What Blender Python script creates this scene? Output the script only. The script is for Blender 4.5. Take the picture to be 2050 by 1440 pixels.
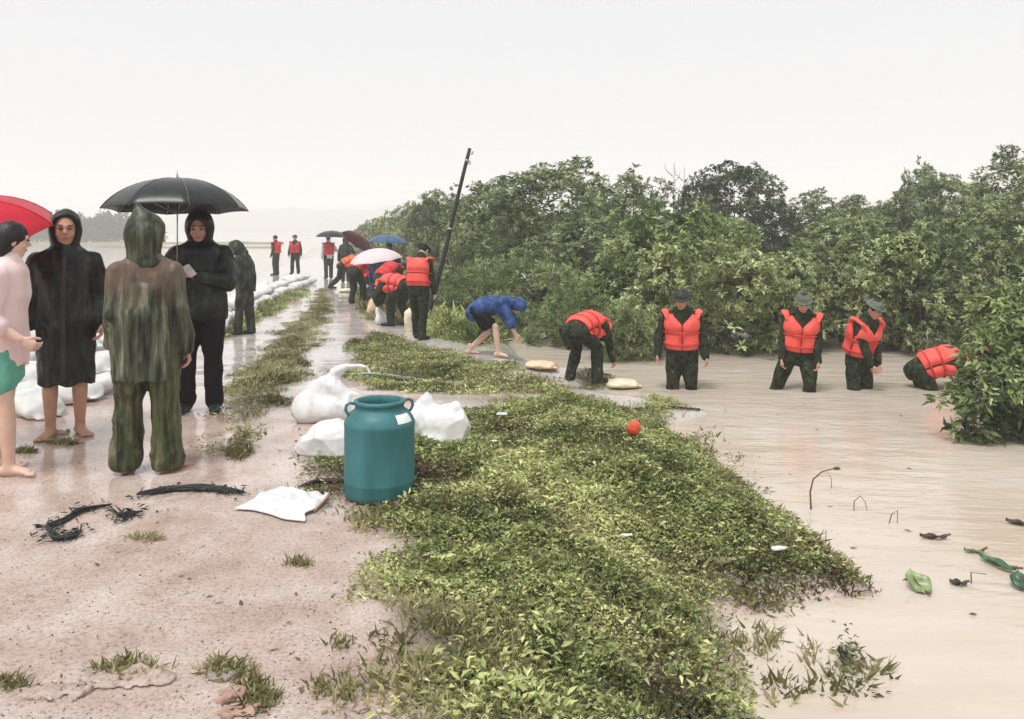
import bpy, math, random
import numpy as np
from mathutils import Vector

for o in list(bpy.data.objects):
    bpy.data.objects.remove(o)
SC = bpy.context.scene
COL = SC.collection
R = math.radians

# ------------------------------------------------------------------ camera
FPX, PW, PH, HORIZON, CAMZ = 1640.0, 2050.0, 1440.0, 465.0, 1.6      # level camera, lens shifted down
cam = bpy.data.cameras.new('camera')
cam.sensor_width = 36.0
cam.lens = 36.0 * FPX / PW
cam.shift_y = -(PH / 2 - HORIZON) / PW
cam.clip_start = 0.05
cam.clip_end = 5000
camo_ob = bpy.data.objects.new('camera', cam)
COL.objects.link(camo_ob)
camo_ob.location = (0, 0, CAMZ)
camo_ob.rotation_euler = (R(90), 0, 0)
SC.camera = camo_ob

# ------------------------------------------------------------------ sky, sun, exposure
SUN_EL, SUN_AZ = R(68), R(200)
world = bpy.data.worlds.new('World')
SC.world = world
world.use_nodes = True
nt = world.node_tree
for n in list(nt.nodes):
    nt.nodes.remove(n)
sky = nt.nodes.new('ShaderNodeTexSky')
sky.sky_type = 'NISHITA'
sky.sun_disc = False
sky.sun_elevation = SUN_EL
sky.sun_rotation = SUN_AZ
sky.air_density = 1.0
sky.dust_density = 3.0
hs = nt.nodes.new('ShaderNodeHueSaturation')
hs.inputs['Saturation'].default_value = 0.06
mixn = nt.nodes.new('ShaderNodeMix')
mixn.data_type = 'RGBA'
mixn.inputs[0].default_value = 0.86          # an even cloud cover over the clear sky
mixn.inputs[7].default_value = (4.1, 4.24, 4.40, 1)
bg = nt.nodes.new('ShaderNodeBackground')
bg.inputs['Strength'].default_value = 0.1
wo = nt.nodes.new('ShaderNodeOutputWorld')
nt.links.new(sky.outputs[0], hs.inputs['Color'])
nt.links.new(hs.outputs[0], mixn.inputs[6])
nt.links.new(mixn.outputs[2], bg.inputs['Color'])
nt.links.new(bg.outputs[0], wo.inputs['Surface'])

sl = bpy.data.lights.new('sun', 'SUN')
sl.energy = 1.5
sl.angle = R(22)
sl.color = (1.0, 0.995, 0.99)
so = bpy.data.objects.new('sun', sl)
COL.objects.link(so)
# direction to the sun (behind the camera, high)
sdir = Vector((-0.25, -0.35, 0.9)).normalized()
so.rotation_euler = sdir.to_track_quat('Z', 'Y').to_euler()
so.location = (0, -5, 30)

SC.view_settings.view_transform = 'Standard'
SC.view_settings.look = 'None'
SC.view_settings.exposure = 1.0
SC.view_settings.gamma = 1.0
SC.view_settings.use_curve_mapping = False
SC.render.engine = 'CYCLES'
SC.cycles.volume_bounces = 2
SC.cycles.max_bounces = 8

rng = np.random.default_rng(7)
random.seed(7)

# ------------------------------------------------------------------ picture <-> place
def ray(px, py):
    cx = (px - PW / 2) / FPX
    cy = (HORIZON - py) / FPX
    return np.array([cx, 1.0, cy])
def at(px, py, z):                      # point of the plane at height z seen at a pixel
    d = ray(px, py)
    t = (z - CAMZ) / d[2]
    return np.array([d[0] * t, d[1] * t, z])
def at_y(px, py, Y):                    # point at distance Y seen at a pixel
    d = ray(px, py)
    t = Y / d[1]
    return np.array([d[0] * t, Y, CAMZ + d[2] * t])

# ------------------------------------------------------------------ noise
def _hash(ix, iy, iz, seed):
    h = (ix.astype(np.int64) * 374761393 + iy.astype(np.int64) * 668265263 + iz.astype(np.int64) * 2147483647 + seed * 1274126177) & 0xffffffff
    h = ((h ^ (h >> 13)) * 1274126177) & 0xffffffff
    h = (h ^ (h >> 16)) & 0xffffffff
    return h.astype(np.float64) / 4294967295.0 * 2 - 1
def vnoise(P, scale=1.0, seed=0):       # value noise, P (...,3), returns -1..1
    Q = np.asarray(P, dtype=np.float64) * scale + 1000.0
    I = np.floor(Q)
    F = Q - I
    F = F * F * (3 - 2 * F)
    I = I.astype(np.int64)
    out = 0
    for dx in (0, 1):
        wx = F[..., 0] if dx else 1 - F[..., 0]
        for dy in (0, 1):
            wy = F[..., 1] if dy else 1 - F[..., 1]
            for dz in (0, 1):
                wz = F[..., 2] if dz else 1 - F[..., 2]
                out = out + wx * wy * wz * _hash(I[..., 0] + dx, I[..., 1] + dy, I[..., 2] + dz, seed)
    return out
def vn2(X, Y, scale=1.0, seed=0):
    return vnoise(np.stack([X, Y, np.zeros_like(X)], -1), scale, seed)
def fbm2(X, Y, scale, seed, octv=4):
    a, s, o = 1.0, scale, 0
    for i in range(octv):
        o = o + a * vn2(X, Y, s, seed + i)
        a *= 0.5
        s *= 2.07
    return o / 1.9

def poly_sd(X, Y, poly):                # signed distance, positive inside
    sh = np.shape(X)
    x = np.ravel(X).astype(float)
    y = np.ravel(Y).astype(float)
    d = np.full(x.shape, 1e18)
    ins = np.zeros(x.shape, bool)
    n = len(poly)
    for i in range(n):
        ax, ay = poly[i][:2]
        bx, by = poly[(i + 1) % n][:2]
        ex, ey = bx - ax, by - ay
        L = ex * ex + ey * ey + 1e-12
        t = np.clip(((x - ax) * ex + (y - ay) * ey) / L, 0, 1)
        qx, qy = x - ax - t * ex, y - ay - t * ey
        d = np.minimum(d, qx * qx + qy * qy)
        c = ((ay > y) != (by > y))
        with np.errstate(divide='ignore', invalid='ignore'):
            xi = ax + (y - ay) / (by - ay if by != ay else 1e-12) * ex
        ins ^= c & (x < xi)
    d = np.sqrt(d)
    return np.where(ins, d, -d).reshape(sh)

# ------------------------------------------------------------------ mesh making
def new_mesh(name, V, F, smooth=True, cols=None, floats=None):
    """V (n,3); F an (m,k) array or a list of index arrays (one for each k)."""
    me = bpy.data.meshes.new(name)
    V = np.asarray(V, dtype=np.float32)
    if not isinstance(F, list):
        F = [F]
    F = [np.asarray(f, dtype=np.int32) for f in F if len(f)]
    me.vertices.add(len(V))
    me.vertices.foreach_set('co', V.ravel())
    loops = np.concatenate([f.ravel() for f in F])
    tot = np.concatenate([np.full(len(f), f.shape[1], np.int32) for f in F])
    st = np.concatenate([[0], np.cumsum(tot)[:-1]]).astype(np.int32)
    me.loops.add(len(loops))
    me.loops.foreach_set('vertex_index', loops)
    me.polygons.add(len(tot))
    me.polygons.foreach_set('loop_start', st)
    me.polygons.foreach_set('loop_total', tot)
    me.polygons.foreach_set('use_smooth', np.full(len(tot), smooth))
    if cols is not None:
        a = me.attributes.new('Col', 'FLOAT_COLOR', 'POINT')
        c = np.ones((len(V), 4), np.float32)
        c[:, :3] = cols
        a.data.foreach_set('color', c.ravel())
    if floats:
        for k, v in floats.items():
            a = me.attributes.new(k, 'FLOAT', 'POINT')
            a.data.foreach_set('value', np.asarray(v, np.float32))
    me.update(calc_edges=True)
    me.validate()
    return me
def obj(name, me, mat=None, parent=None, loc=None, rot=None):
    o = bpy.data.objects.new(name, me)
    COL.objects.link(o)
    if mat is not None and me is not None and not me.materials:
        me.materials.append(mat)
    if parent is not None:
        o.parent = parent
    if loc is not None:
        o.location = [float(v) for v in loc]
    if rot is not None:
        o.rotation_euler = rot
    return o
def tag(o, label=None, cat=None, group=None, kind=None):
    if label: o['label'] = label
    if cat: o['category'] = cat
    if group: o['group'] = group
    if kind: o['kind'] = kind
    return o
def empty(name, loc, rz=0.0):
    return obj(name, None, loc=loc, rot=(0, 0, rz))

class MB:                               # collects pieces of one mesh
    def __init__(s): s.V = []; s.Q = []; s.T = []; s.n = 0
    def add(s, V, F):
        V = np.asarray(V, float)
        if not isinstance(F, list): F = [F]
        for f in F:
            f = np.asarray(f, np.int64)
            if not len(f): continue
            (s.Q if f.shape[1] == 4 else s.T).append(f + s.n)
        s.V.append(V); s.n += len(V)
        return s
    def mesh(s, name, smooth=True, **k):
        F = []
        if s.Q: F.append(np.concatenate(s.Q))
        if s.T: F.append(np.concatenate(s.T))
        return new_mesh(name, np.concatenate(s.V), F, smooth, **k)

def frame(d, hint=(0, 0, 1)):
    d = np.asarray(d, float); d = d / np.linalg.norm(d)
    h = np.asarray(hint, float)
    if abs(np.dot(d, h) / np.linalg.norm(h)) > 0.95: h = np.array([1.0, 0, 0]) if abs(d[0]) < .9 else np.array([0, 1.0, 0])
    s = np.cross(d, h); s /= np.linalg.norm(s)
    return s, np.cross(s, d), d
def tube(pts, rad, seg=8, caps=True):
    pts = np.asarray(pts, float); n = len(pts)
    rad = np.full(n, rad) if np.isscalar(rad) else np.asarray(rad, float)
    V = []; a = np.linspace(0, 2 * math.pi, seg, endpoint=False)
    s0 = None
    for i in range(n):
        d = pts[min(i + 1, n - 1)] - pts[max(i - 1, 0)]
        d = d / (np.linalg.norm(d) + 1e-12)
        if s0 is None: s, u, _ = frame(d)
        else:
            s = s0 - d * np.dot(s0, d); s /= np.linalg.norm(s) + 1e-12; u = np.cross(s, d)
        s0 = s
        V.append(pts[i] + rad[i] * (np.cos(a)[:, None] * s + np.sin(a)[:, None] * u))
    V = np.concatenate(V)
    i, j = np.meshgrid(np.arange(n - 1), np.arange(seg), indexing='ij')
    i = i.ravel(); j = j.ravel(); k = (j + 1) % seg
    Q = np.stack([i * seg + j, i * seg + k, (i + 1) * seg + k, (i + 1) * seg + j], 1)
    T = np.zeros((0, 3), int)
    if caps:
        V = np.concatenate([V, pts[:1], pts[-1:]])
        jj = np.arange(seg); kk = (jj + 1) % seg
        T = np.concatenate([np.stack([np.full(seg, n * seg), kk, jj], 1),
                            np.stack([np.full(seg, n * seg + 1), (n - 1) * seg + jj, (n - 1) * seg + kk], 1)])
    return V, [Q, T]
def lathe(prof, seg=40, close=False):
    prof = np.asarray(prof, float); n = len(prof)
    a = np.linspace(0, 2 * math.pi, seg, endpoint=False)
    V = np.stack([np.outer(prof[:, 0], np.cos(a)), np.outer(prof[:, 0], np.sin(a)), np.repeat(prof[:, 1:2], seg, 1)], -1).reshape(-1, 3)
    i, j = np.meshgrid(np.arange(n - 1), np.arange(seg), indexing='ij')
    i = i.ravel(); j = j.ravel(); k = (j + 1) % seg
    return V, np.stack([i * seg + j, i * seg + k, (i + 1) * seg + k, (i + 1) * seg + j], 1)
def grid_faces(n, m, wrap=False):
    i, j = np.meshgrid(np.arange(n - 1), np.arange(m if wrap else m - 1), indexing='ij')
    i = i.ravel(); j = j.ravel(); k = (j + 1) % m
    return np.stack([i * m + j, i * m + k, (i + 1) * m + k, (i + 1) * m + j], 1)

# ------------------------------------------------------------------ distance-field modelling (organic shapes)
class Field:
    def __init__(s, mn, mx, vx):
        s.mn = np.asarray(mn, float) - 2 * vx; s.vx = vx
        s.n = np.ceil((np.asarray(mx, float) + 2 * vx - s.mn) / vx).astype(int) + 1
        ax = [(s.mn[i] + vx * np.arange(s.n[i])).astype(np.float32) for i in range(3)]
        s.P = np.stack(np.meshgrid(*ax, indexing='ij'), -1)
        s.D = np.full(tuple(s.n), 1.0, np.float32)
    def box(s, lo, hi, pad):
        a = np.clip(np.floor((np.asarray(lo) - pad - s.mn) / s.vx).astype(int), 0, s.n)
        b = np.clip(np.ceil((np.asarray(hi) + pad - s.mn) / s.vx).astype(int) + 1, 0, s.n)
        return tuple(slice(a[i], b[i]) for i in range(3))
    def merge(s, sl, d, k):
        o = s.D[sl]
        if k <= 0: s.D[sl] = np.minimum(o, d)
        else:
            h = np.maximum(k - np.abs(o - d), 0) / k
            s.D[sl] = np.minimum(o, d) - h * h * k * 0.25
    def loft(s, pts, A, B=None, side=None, k=0.03):
        pts = np.asarray(pts, float); n = len(pts)
        A = np.full(n, A, float) if np.isscalar(A) else np.asarray(A, float)
        B = A if B is None else (np.full(n, B, float) if np.isscalar(B) else np.asarray(B, float))
        m = max(A.max(), B.max())
        sl = s.box(pts.min(0), pts.max(0), m + 0.06)
        P = s.P[sl]
        if P.size == 0: return s
        best = None
        for i in range(n - 1):
            a, b = pts[i], pts[i + 1]
            ab = b - a; L = np.linalg.norm(ab)
            if L < 1e-9: continue
            w = ab / L
            sd = np.asarray(side[i] if side is not None and np.ndim(side) == 2 else (side if side is not None else frame(w)[0]), float)
            sd = sd - w * np.dot(sd, w); sd /= np.linalg.norm(sd) + 1e-12
            fw = np.cross(w, sd)
            q = P - a.astype(np.float32)
            z = q @ w.astype(np.float32)
            t = np.clip(z / L, 0, 1)
            ra = A[i] + (A[i + 1] - A[i]) * t; rb = B[i] + (B[i + 1] - B[i]) * t
            x = q @ sd.astype(np.float32); y = q @ fw.astype(np.float32); z = z - t * L
            rc = np.minimum(ra, rb)
            k0 = np.sqrt((x / ra) ** 2 + (y / rb) ** 2 + (z / rc) ** 2)
            k1 = np.sqrt((x / ra ** 2) ** 2 + (y / rb ** 2) ** 2 + (z / rc ** 2) ** 2) + 1e-6
            d = np.where(k0 < 0.05, -rc, k0 * (k0 - 1) / k1)
            best = d if best is None else np.minimum(best, d)
        s.merge(sl, best.astype(np.float32), k)
        return s
    def ell_d(s, P, c, r, M=None):
        q = P - np.asarray(c, np.float32)
        if M is not None: q = q @ np.asarray(M, np.float32).T
        r = np.asarray(r, np.float32)
        k0 = np.sqrt(((q / r) ** 2).sum(-1)); k1 = np.sqrt(((q / r ** 2) ** 2).sum(-1)) + 1e-6
        return np.where(k0 < 0.05, -r.min(), k0 * (k0 - 1) / k1)
    def ell(s, c, r, M=None, k=0.02):
        m = max(r); sl = s.box(c, c, m + 0.05)
        P = s.P[sl]
        if P.size: s.merge(sl, s.ell_d(P, c, r, M).astype(np.float32), k)
        return s
    def cut_ell(s, c, r, M=None, k=0.01):
        d = -s.ell_d(s.P, c, r, M)
        h = np.maximum(k - np.abs(s.D - d), 0) / k
        s.D = (np.maximum(s.D, d) + h * h * k * .25).astype(np.float32); return s
    def cut_plane(s, p, n):             # removes the side n points to
        n = np.asarray(n, float); n = n / np.linalg.norm(n)
        s.D = np.maximum(s.D, ((s.P - np.asarray(p, np.float32)) @ n.astype(np.float32))); return s
    def wrinkle(s, amp, scale, seed=0, stretch=(1, 1, 1)):
        band = np.abs(s.D) < amp * 3 + s.vx * 2
        Q = s.P[band] * np.asarray(stretch, np.float32)
        s.D[band] += (amp * (vnoise(Q, scale, seed) + .5 * vnoise(Q, scale * 2.1, seed + 1))).astype(np.float32); return s
    def crease(s, amp, scale, seed=0, stretch=(1, 1, 1)):
        band = np.abs(s.D) < amp * 3 + s.vx * 2
        Q = s.P[band] * np.asarray(stretch, np.float32)
        Q = Q + .06 * np.stack([vnoise(Q, scale * .7, seed + 7), vnoise(Q, scale * .7, seed + 8), vnoise(Q, scale * .7, seed + 9)], -1)
        s.D[band] += (amp * (1.2 * np.abs(vnoise(Q, scale, seed)) ** .7 + .6 * np.abs(vnoise(Q, scale * 2.2, seed + 1)) ** .7 - .6)).astype(np.float32); return s
    def net(s):
        D = s.D; ins = D < 0
        n = np.array(D.shape)
        c = np.zeros(tuple(n - 1), np.int8)
        for i in (0, 1):
            for j in (0, 1):
                for k in (0, 1):
                    c += ins[i:n[0] - 1 + i, j:n[1] - 1 + j, k:n[2] - 1 + k]
        act = (c > 0) & (c < 8)
        I = np.argwhere(act)
        idx = np.full(act.shape, -1, np.int64); idx[act] = np.arange(len(I))
        S = np.zeros((len(I), 3)); N = np.zeros(len(I))
        cor = [(i, j, k) for i in (0, 1) for j in (0, 1) for k in (0, 1)]
        for a in cor:
            for ax in range(3):
                if a[ax]: continue
                b = list(a); b[ax] = 1
                da = D[I[:, 0] + a[0], I[:, 1] + a[1], I[:, 2] + a[2]]; db = D[I[:, 0] + b[0], I[:, 1] + b[1], I[:, 2] + b[2]]
                m = (da < 0) != (db < 0)
                t = np.where(m, da / np.where(m, da - db, 1), 0)
                p = np.array(a, float)[None].repeat(len(I), 0); p[:, ax] += t
                S += p * m[:, None]; N += m
        V = s.mn + (I + S / N[:, None]) * s.vx
        Q = []
        for ax in range(3):
            sl0 = [slice(None)] * 3; sl1 = [slice(None)] * 3
            sl0[ax] = slice(0, -1); sl1[ax] = slice(1, None)
            a = ins[tuple(sl0)]; b = ins[tuple(sl1)]
            E = np.argwhere(a != b)
            u, v = (ax + 1) % 3, (ax + 2) % 3
            ok = (E[:, u] > 0) & (E[:, v] > 0) & (E[:, u] < n[u] - 1) & (E[:, v] < n[v] - 1)
            E = E[ok]
            flip = a[tuple(E.T)]
            def cell(du, dv):
                e = E.copy(); e[:, u] += du; e[:, v] += dv
                return idx[tuple(e.T)]
            q = np.stack([cell(-1, -1), cell(0, -1), cell(0, 0), cell(-1, 0)], 1)
            q[~flip] = q[~flip][:, ::-1]
            Q.append(q)
        return V, np.concatenate(Q)

# ------------------------------------------------------------------ materials
MATS = {}
def node_mat(name):
    m = bpy.data.materials.new(name); m.use_nodes = True
    t = m.node_tree
    for n in list(t.nodes): t.nodes.remove(n)
    out = t.nodes.new('ShaderNodeOutputMaterial'); b = t.nodes.new('ShaderNodeBsdfPrincipled')
    t.links.new(b.outputs[0], out.inputs['Surface'])
    return m, t, b, out
def tex_noise(t, scale, detail=4, vec=None, rough=.55):
    n = t.nodes.new('ShaderNodeTexNoise'); n.inputs['Scale'].default_value = scale
    n.inputs['Detail'].default_value = detail; n.inputs['Roughness'].default_value = rough
    if vec is not None: t.links.new(vec, n.inputs['Vector'])
    return n
def obj_vec(t, sc=(1, 1, 1), rz=0):
    c = t.nodes.new('ShaderNodeTexCoord'); mp = t.nodes.new('ShaderNodeMapping')
    mp.inputs['Scale'].default_value = sc; mp.inputs['Rotation'].default_value = (0, 0, rz)
    t.links.new(c.outputs['Object'], mp.inputs['Vector']); return mp.outputs[0]
def ramp(t, fac, stops, interp='LINEAR'):
    r = t.nodes.new('ShaderNodeValToRGB'); r.color_ramp.interpolation = interp
    e = r.color_ramp.elements
    while len(e) < len(stops): e.new(0.5)
    for i, (p, c) in enumerate(stops):
        e[i].position = p; e[i].color = (*c, 1) if len(c) == 3 else c
    t.links.new(fac, r.inputs[0]); return r
def bump(t, b, h, strength=.4, dist=.01):
    bn = t.nodes.new('ShaderNodeBump'); bn.inputs['Strength'].default_value = strength; bn.inputs['Distance'].default_value = dist
    t.links.new(h, bn.inputs['Height']); t.links.new(bn.outputs[0], b.inputs['Normal']); return bn
def simple(name, col, rough=.6, var=.25, scale=8, stretch=(1, 1, 1), bmp=0.0, bscale=40, spec=.3, detail=4, metal=0, coat=0, translucent=0):
    """plain coloured surface with uneven tone and fine relief"""
    m, t, b, out = node_mat(name)
    v = obj_vec(t, stretch)
    n = tex_noise(t, scale, detail, v)
    c = np.array(col)
    r = ramp(t, n.outputs['Fac'], [(.28, tuple(c * (1 - var))), (.72, tuple(np.minimum(c * (1 + var), .95)))])
    t.links.new(r.outputs[0], b.inputs['Base Color'])
    b.inputs['Roughness'].default_value = rough; b.inputs['Specular IOR Level'].default_value = spec
    b.inputs['Metallic'].default_value = metal; b.inputs['Coat Weight'].default_value = coat
    if bmp: bump(t, b, tex_noise(t, bscale, 3, v).outputs['Fac'], bmp, .006)
    if translucent:
        tr = t.nodes.new('ShaderNodeBsdfTranslucent'); t.links.new(r.outputs[0], tr.inputs['Color'])
        mx = t.nodes.new('ShaderNodeMixShader'); mx.inputs[0].default_value = translucent
        t.links.new(b.outputs[0], mx.inputs[1]); t.links.new(tr.outputs[0], mx.inputs[2]); t.links.new(mx.outputs[0], out.inputs['Surface'])
    MATS[name] = m
    return m
def blotch(name, stops, scale, rough=.5, stretch=(1, 1, 1), bmp=.3, bscale=30, spec=.12, detail=3):
    m, t, b, out = node_mat(name)
    v = obj_vec(t, stretch)
    n = tex_noise(t, scale, detail, v, .6)
    r = ramp(t, n.outputs['Fac'], stops, 'LINEAR')
    t.links.new(r.outputs[0], b.inputs['Base Color'])
    b.inputs['Roughness'].default_value = rough; b.inputs['Specular IOR Level'].default_value = spec
    bump(t, b, tex_noise(t, bscale, 4, v).outputs['Fac'], bmp, .01)
    MATS[name] = m
    return m
def leafmat(name, rough=.38, trans=.22, spec=.5):
    m, t, b, out = node_mat(name)
    a = t.nodes.new('ShaderNodeAttribute'); a.attribute_name = 'Col'
    t.links.new(a.outputs['Color'], b.inputs['Base Color'])
    b.inputs['Roughness'].default_value = rough; b.inputs['Specular IOR Level'].default_value = spec
    tr = t.nodes.new('ShaderNodeBsdfTranslucent'); t.links.new(a.outputs['Color'], tr.inputs['Color'])
    mx = t.nodes.new('ShaderNodeMixShader'); mx.inputs[0].default_value = trans
    t.links.new(b.outputs[0], mx.inputs[1]); t.links.new(tr.outputs[0], mx.inputs[2]); t.links.new(mx.outputs[0], out.inputs['Surface'])
    MATS[name] = m
    return m

leafmat('leaf', .4, .2, .4); leafmat('weed', .45, .35, .35)
simple('bark', (.07, .055, .042), .8, .5, 14, (1, 1, .3), .6, 30)
blotch('skin', [(.3, (.46, .25, .17)), (.7, (.58, .34, .24))], 9, .42, bmp=.08)
blotch('skin_pale', [(.3, (.62, .40, .30)), (.7, (.72, .50, .40))], 9, .42, bmp=.08)
simple('hair', (.012, .010, .010), .4, .4, 60, (1, 1, .2), .4, 120)
simple('eye', (.03, .02, .02), .2)
simple('lip', (.34, .13, .11), .45)
blotch('camo', [(.38, (.004, .005, .004)), (.44, (.012, .018, .010)), (.52, (.035, .048, .022)), (.56, (.012, .012, .008)), (.63, (.05, .045, .028)), (.68, (.10, .115, .065))], 16, .65, bmp=.5, bscale=22, detail=5)
blotch('camo_dark', [(.36, (.005, .006, .006)), (.52, (.015, .019, .015)), (.64, (.035, .042, .026)), (.74, (.055, .062, .05))], 9, .5, (1, 1, .45), .4)
blotch('poncho_black', spec=.28, stops=[(.38, (.002, .002, .003)), (.5, (.006, .007, .007)), (.6, (.018, .024, .015)), (.7, (.06, .065, .07))], scale=11, rough=.34, stretch=(1, 1, .4), bmp=.8, bscale=16, detail=5)
simple('black_cloth', (.006, .006, .007), .6, spec=.12, var=.5, scale=12, stretch=(1, 1, .3), bmp=.4, bscale=20)
blotch('dark_olive', [(.36, (.008, .010, .007)), (.5, (.028, .034, .023)), (.6, (.05, .055, .04)), (.7, (.11, .115, .09))], 13, .5, (1, 1, .4), .6, 20, detail=5)
simple('orange_vest', (.85, .105, .08), .55, .14, 10, (1, 1, 1), .25, 26)
simple('orange_bright', (.88, .16, .06), .55, .14, 10, (1, 1, 1), .25, 26)
simple('red_vest', (.60, .035, .04), .6, .2, 10, (1, 1, 1), .25, 26)
simple('pink_shirt', (.84, .64, .63), .7, .07, 7, (1, 1, .4), .25, 20)
simple('green_shorts', (.13, .42, .31), .7, .2, 9, (1, 1, .4), .3, 30)
blotch('blue_coat', [(.34, (.012, .03, .10)), (.52, (.03, .07, .2)), (.72, (.09, .16, .34))], 6, .35, (1, 1, 1), .4, 14)
simple('pale_shirt', (.55, .58, .54), .7, .12)
simple('blue_cloth', (.05, .09, .2), .6, .3)
simple('rubber', (.01, .01, .011), .4, .3, 20)
simple('boot', (.015, .015, .016), .45, .4, 12)
simple('webbing', (.55, .045, .035), .7, .3)
simple('hat_grey', (.11, .125, .095), .8, .35, 12)
simple('hat_dark', (.02, .024, .02), .6, .35, 12)
simple('white_bag', (.75, .74, .725), .55, .09, 10, (1, 1, 1), .3, 60, translucent=.08)
simple('sandbag_white', (.64, .63, .60), .65, .16, 7, (1, 1, 1), .35, 60, detail=6); simple('orange_bag', (.78, .55, .36), .6, .15, 10, (1, 1, 1), .3, 60)
simple('yellow_bag', (.74, .66, .48), .6, .12, 10, (1, 1, 1), .3, 60)
simple('umb_black', (.02, .022, .022), .28, .3, 8, bmp=.15, bscale=18, translucent=.05)
simple('umb_red', (.66, .025, .05), .35, .12, 8, bmp=.15, bscale=18, translucent=.3)
simple('umb_white', (.86, .72, .71), .5, .05, 8, translucent=.25)
simple('umb_blue', (.05, .11, .2), .35, .3, 8, translucent=.1)
simple('umb_maroon', (.10, .012, .02), .4, .4, 8, translucent=.1)
simple('flap_grey', (.028, .03, .033), .4, .4); simple('seam_sheen', (.10, .105, .105), .3, .3); simple('steel', (.35, .35, .36), .35, .1, metal=.8)
simple('pole_wood', (.026, .026, .026), .7, .45, 10, (1, 1, .12), .6, 40)
simple('ceramic', (.5, .5, .48), .35)
simple('plastic_teal', (.045, .165, .175), .45, .22, 9, (1, 1, .3), .12, 35, detail=7)
simple('label_white', (.75, .78, .76), .5, .1)
simple('inside_shade', (.006, .02, .022), .5)  # shade inside the drum put into a near-black teal
simple('brick', (.36, .20, .145), .8, .3, 14, bmp=.6, bscale=40)
simple('dead_stem', (.16, .085, .05), .7, .4, 30)
simple('red_plastic', (.70, .09, .05), .35, .25, 9)
simple('rope_black', (.014, .017, .016), .5, .6, 30, bmp=.5, bscale=80)
simple('phone', (.55, .5, .5), .25)
simple('stone', (.30, .25, .22), .7, .3, 12, bmp=.5)

def streaked(name, stops, top=None, z0=1.15, z1=1.35, rough=.4):
    m, t, b, out = node_mat(name)
    v = obj_vec(t, (1, 1, .12)); n = tex_noise(t, 22, 4, v, .6)
    r = ramp(t, n.outputs['Fac'], stops); col = r.outputs[0]
    if top:
        sx = t.nodes.new('ShaderNodeSeparateXYZ'); c = t.nodes.new('ShaderNodeTexCoord'); t.links.new(c.outputs['Object'], sx.inputs[0])
        n2 = tex_noise(t, 9, 3, obj_vec(t)); ad = t.nodes.new('ShaderNodeMath'); ad.operation = 'MULTIPLY_ADD'; ad.inputs[1].default_value = .35
        t.links.new(n2.outputs['Fac'], ad.inputs[0]); t.links.new(sx.outputs[2], ad.inputs[2])
        mr = t.nodes.new('ShaderNodeMapRange'); mr.inputs[1].default_value = z0 + .17; mr.inputs[2].default_value = z1 + .17; mr.inputs[4].default_value = .8
        t.links.new(ad.outputs[0], mr.inputs[0])
        mx = t.nodes.new('ShaderNodeMix'); mx.data_type = 'RGBA'; t.links.new(mr.outputs[0], mx.inputs[0]); t.links.new(col, mx.inputs[6]); mx.inputs[7].default_value = (*top, 1); col = mx.outputs[2]
    t.links.new(col, b.inputs['Base Color']); b.inputs['Roughness'].default_value = rough; b.inputs['Specular IOR Level'].default_value = .2
    bump(t, b, n.outputs['Fac'], .5, .012); MATS[name] = m
streaked('olive_rain', [(.34, (.010, .012, .008)), (.46, (.045, .052, .034)), (.57, (.10, .108, .07)), (.68, (.22, .22, .155))], top=(.14, .085, .065), z0=1.12, z1=1.38)
streaked('olive_trousers', [(.34, (.012, .016, .008)), (.47, (.05, .06, .026)), (.58, (.10, .10, .048)), (.68, (.19, .17, .10))])
streaked('olive_hood', [(.34, (.010, .012, .007)), (.5, (.05, .055, .034)), (.68, (.14, .14, .095))])

# ------------------------------------------------------------------ lie of the land
ZW = -0.45
def W(px, py): p = at(px, py, ZW); return (p[0], p[1])
LAND = [(1.0, -30), (.95, 1.2), W(1505, 1440), W(1475, 1330), W(1445, 1235), W(1600, 1200), W(1735, 1190), W(1680, 1120), W(1600, 1055), W(1500, 985), W(1430, 922),
        W(1355, 885), W(1320, 855), W(1420, 826), W(1300, 815), W(1100, 808), W(930, 806), W(868, 801), W(905, 795), W(1100, 791), W(1200, 783), W(1275, 770),
        W(1130, 748), W(1060, 735), W(1030, 705), (-.05, 14.6), (-.2, 16.0), (-1.0, 18.0), (-2.6, 21.5), (-4.2, 26), (-6.9, 36), (-12.0, 56), (-22, 100),
        (-24.5, 100), (-15.0, 56), (-11.9, 37), (-11.0, 34), (-9.0, 27), (-7.4, 21), (-6.3, 15.5), (-6.0, 12.0), (-6.0, 9.6), (-7.0, 8.9), (-14, 8.4), (-40, 6), (-40, -30)]
def sstep(a, b, x):
    t = np.clip((x - a) / (b - a), 0, 1); return t * t * (3 - 2 * t)
def smin(a, b, k):
    h = np.maximum(k - np.abs(a - b), 0) / k
    return np.minimum(a, b) - h * h * k * .25
def hgt(X, Y):
    X = np.asarray(X, float); Y = np.asarray(Y, float)
    sd = poly_sd(X, Y, LAND) + .05 * fbm2(X, Y, 2.2, 11, 3)
    base = -.26 * sstep(7.0, 12.5, Y)
    z = smin(base, ZW + .015 + np.where(sd > 0, .42, .7) * sd, .1)
    z = np.maximum(z, -.95)
    near = np.clip(1 - Y / 70, 0, 1)
    z = z + near * (.018 * fbm2(X, Y, 1.1, 3, 3) + .006 * fbm2(X, Y, 7, 5, 2))
    return z
def at_ground(px, py, lift=0.0):
    z = -.15
    for i in range(14):
        p = at(px, py, z + lift)
        z = .5 * z + .5 * float(hgt(p[0], p[1]))
    p = at(px, py, z + lift); p[2] = float(hgt(p[0], p[1]))
    return p
def gpoly(pts): return [tuple(at_ground(*p)[:2]) for p in pts]

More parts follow.
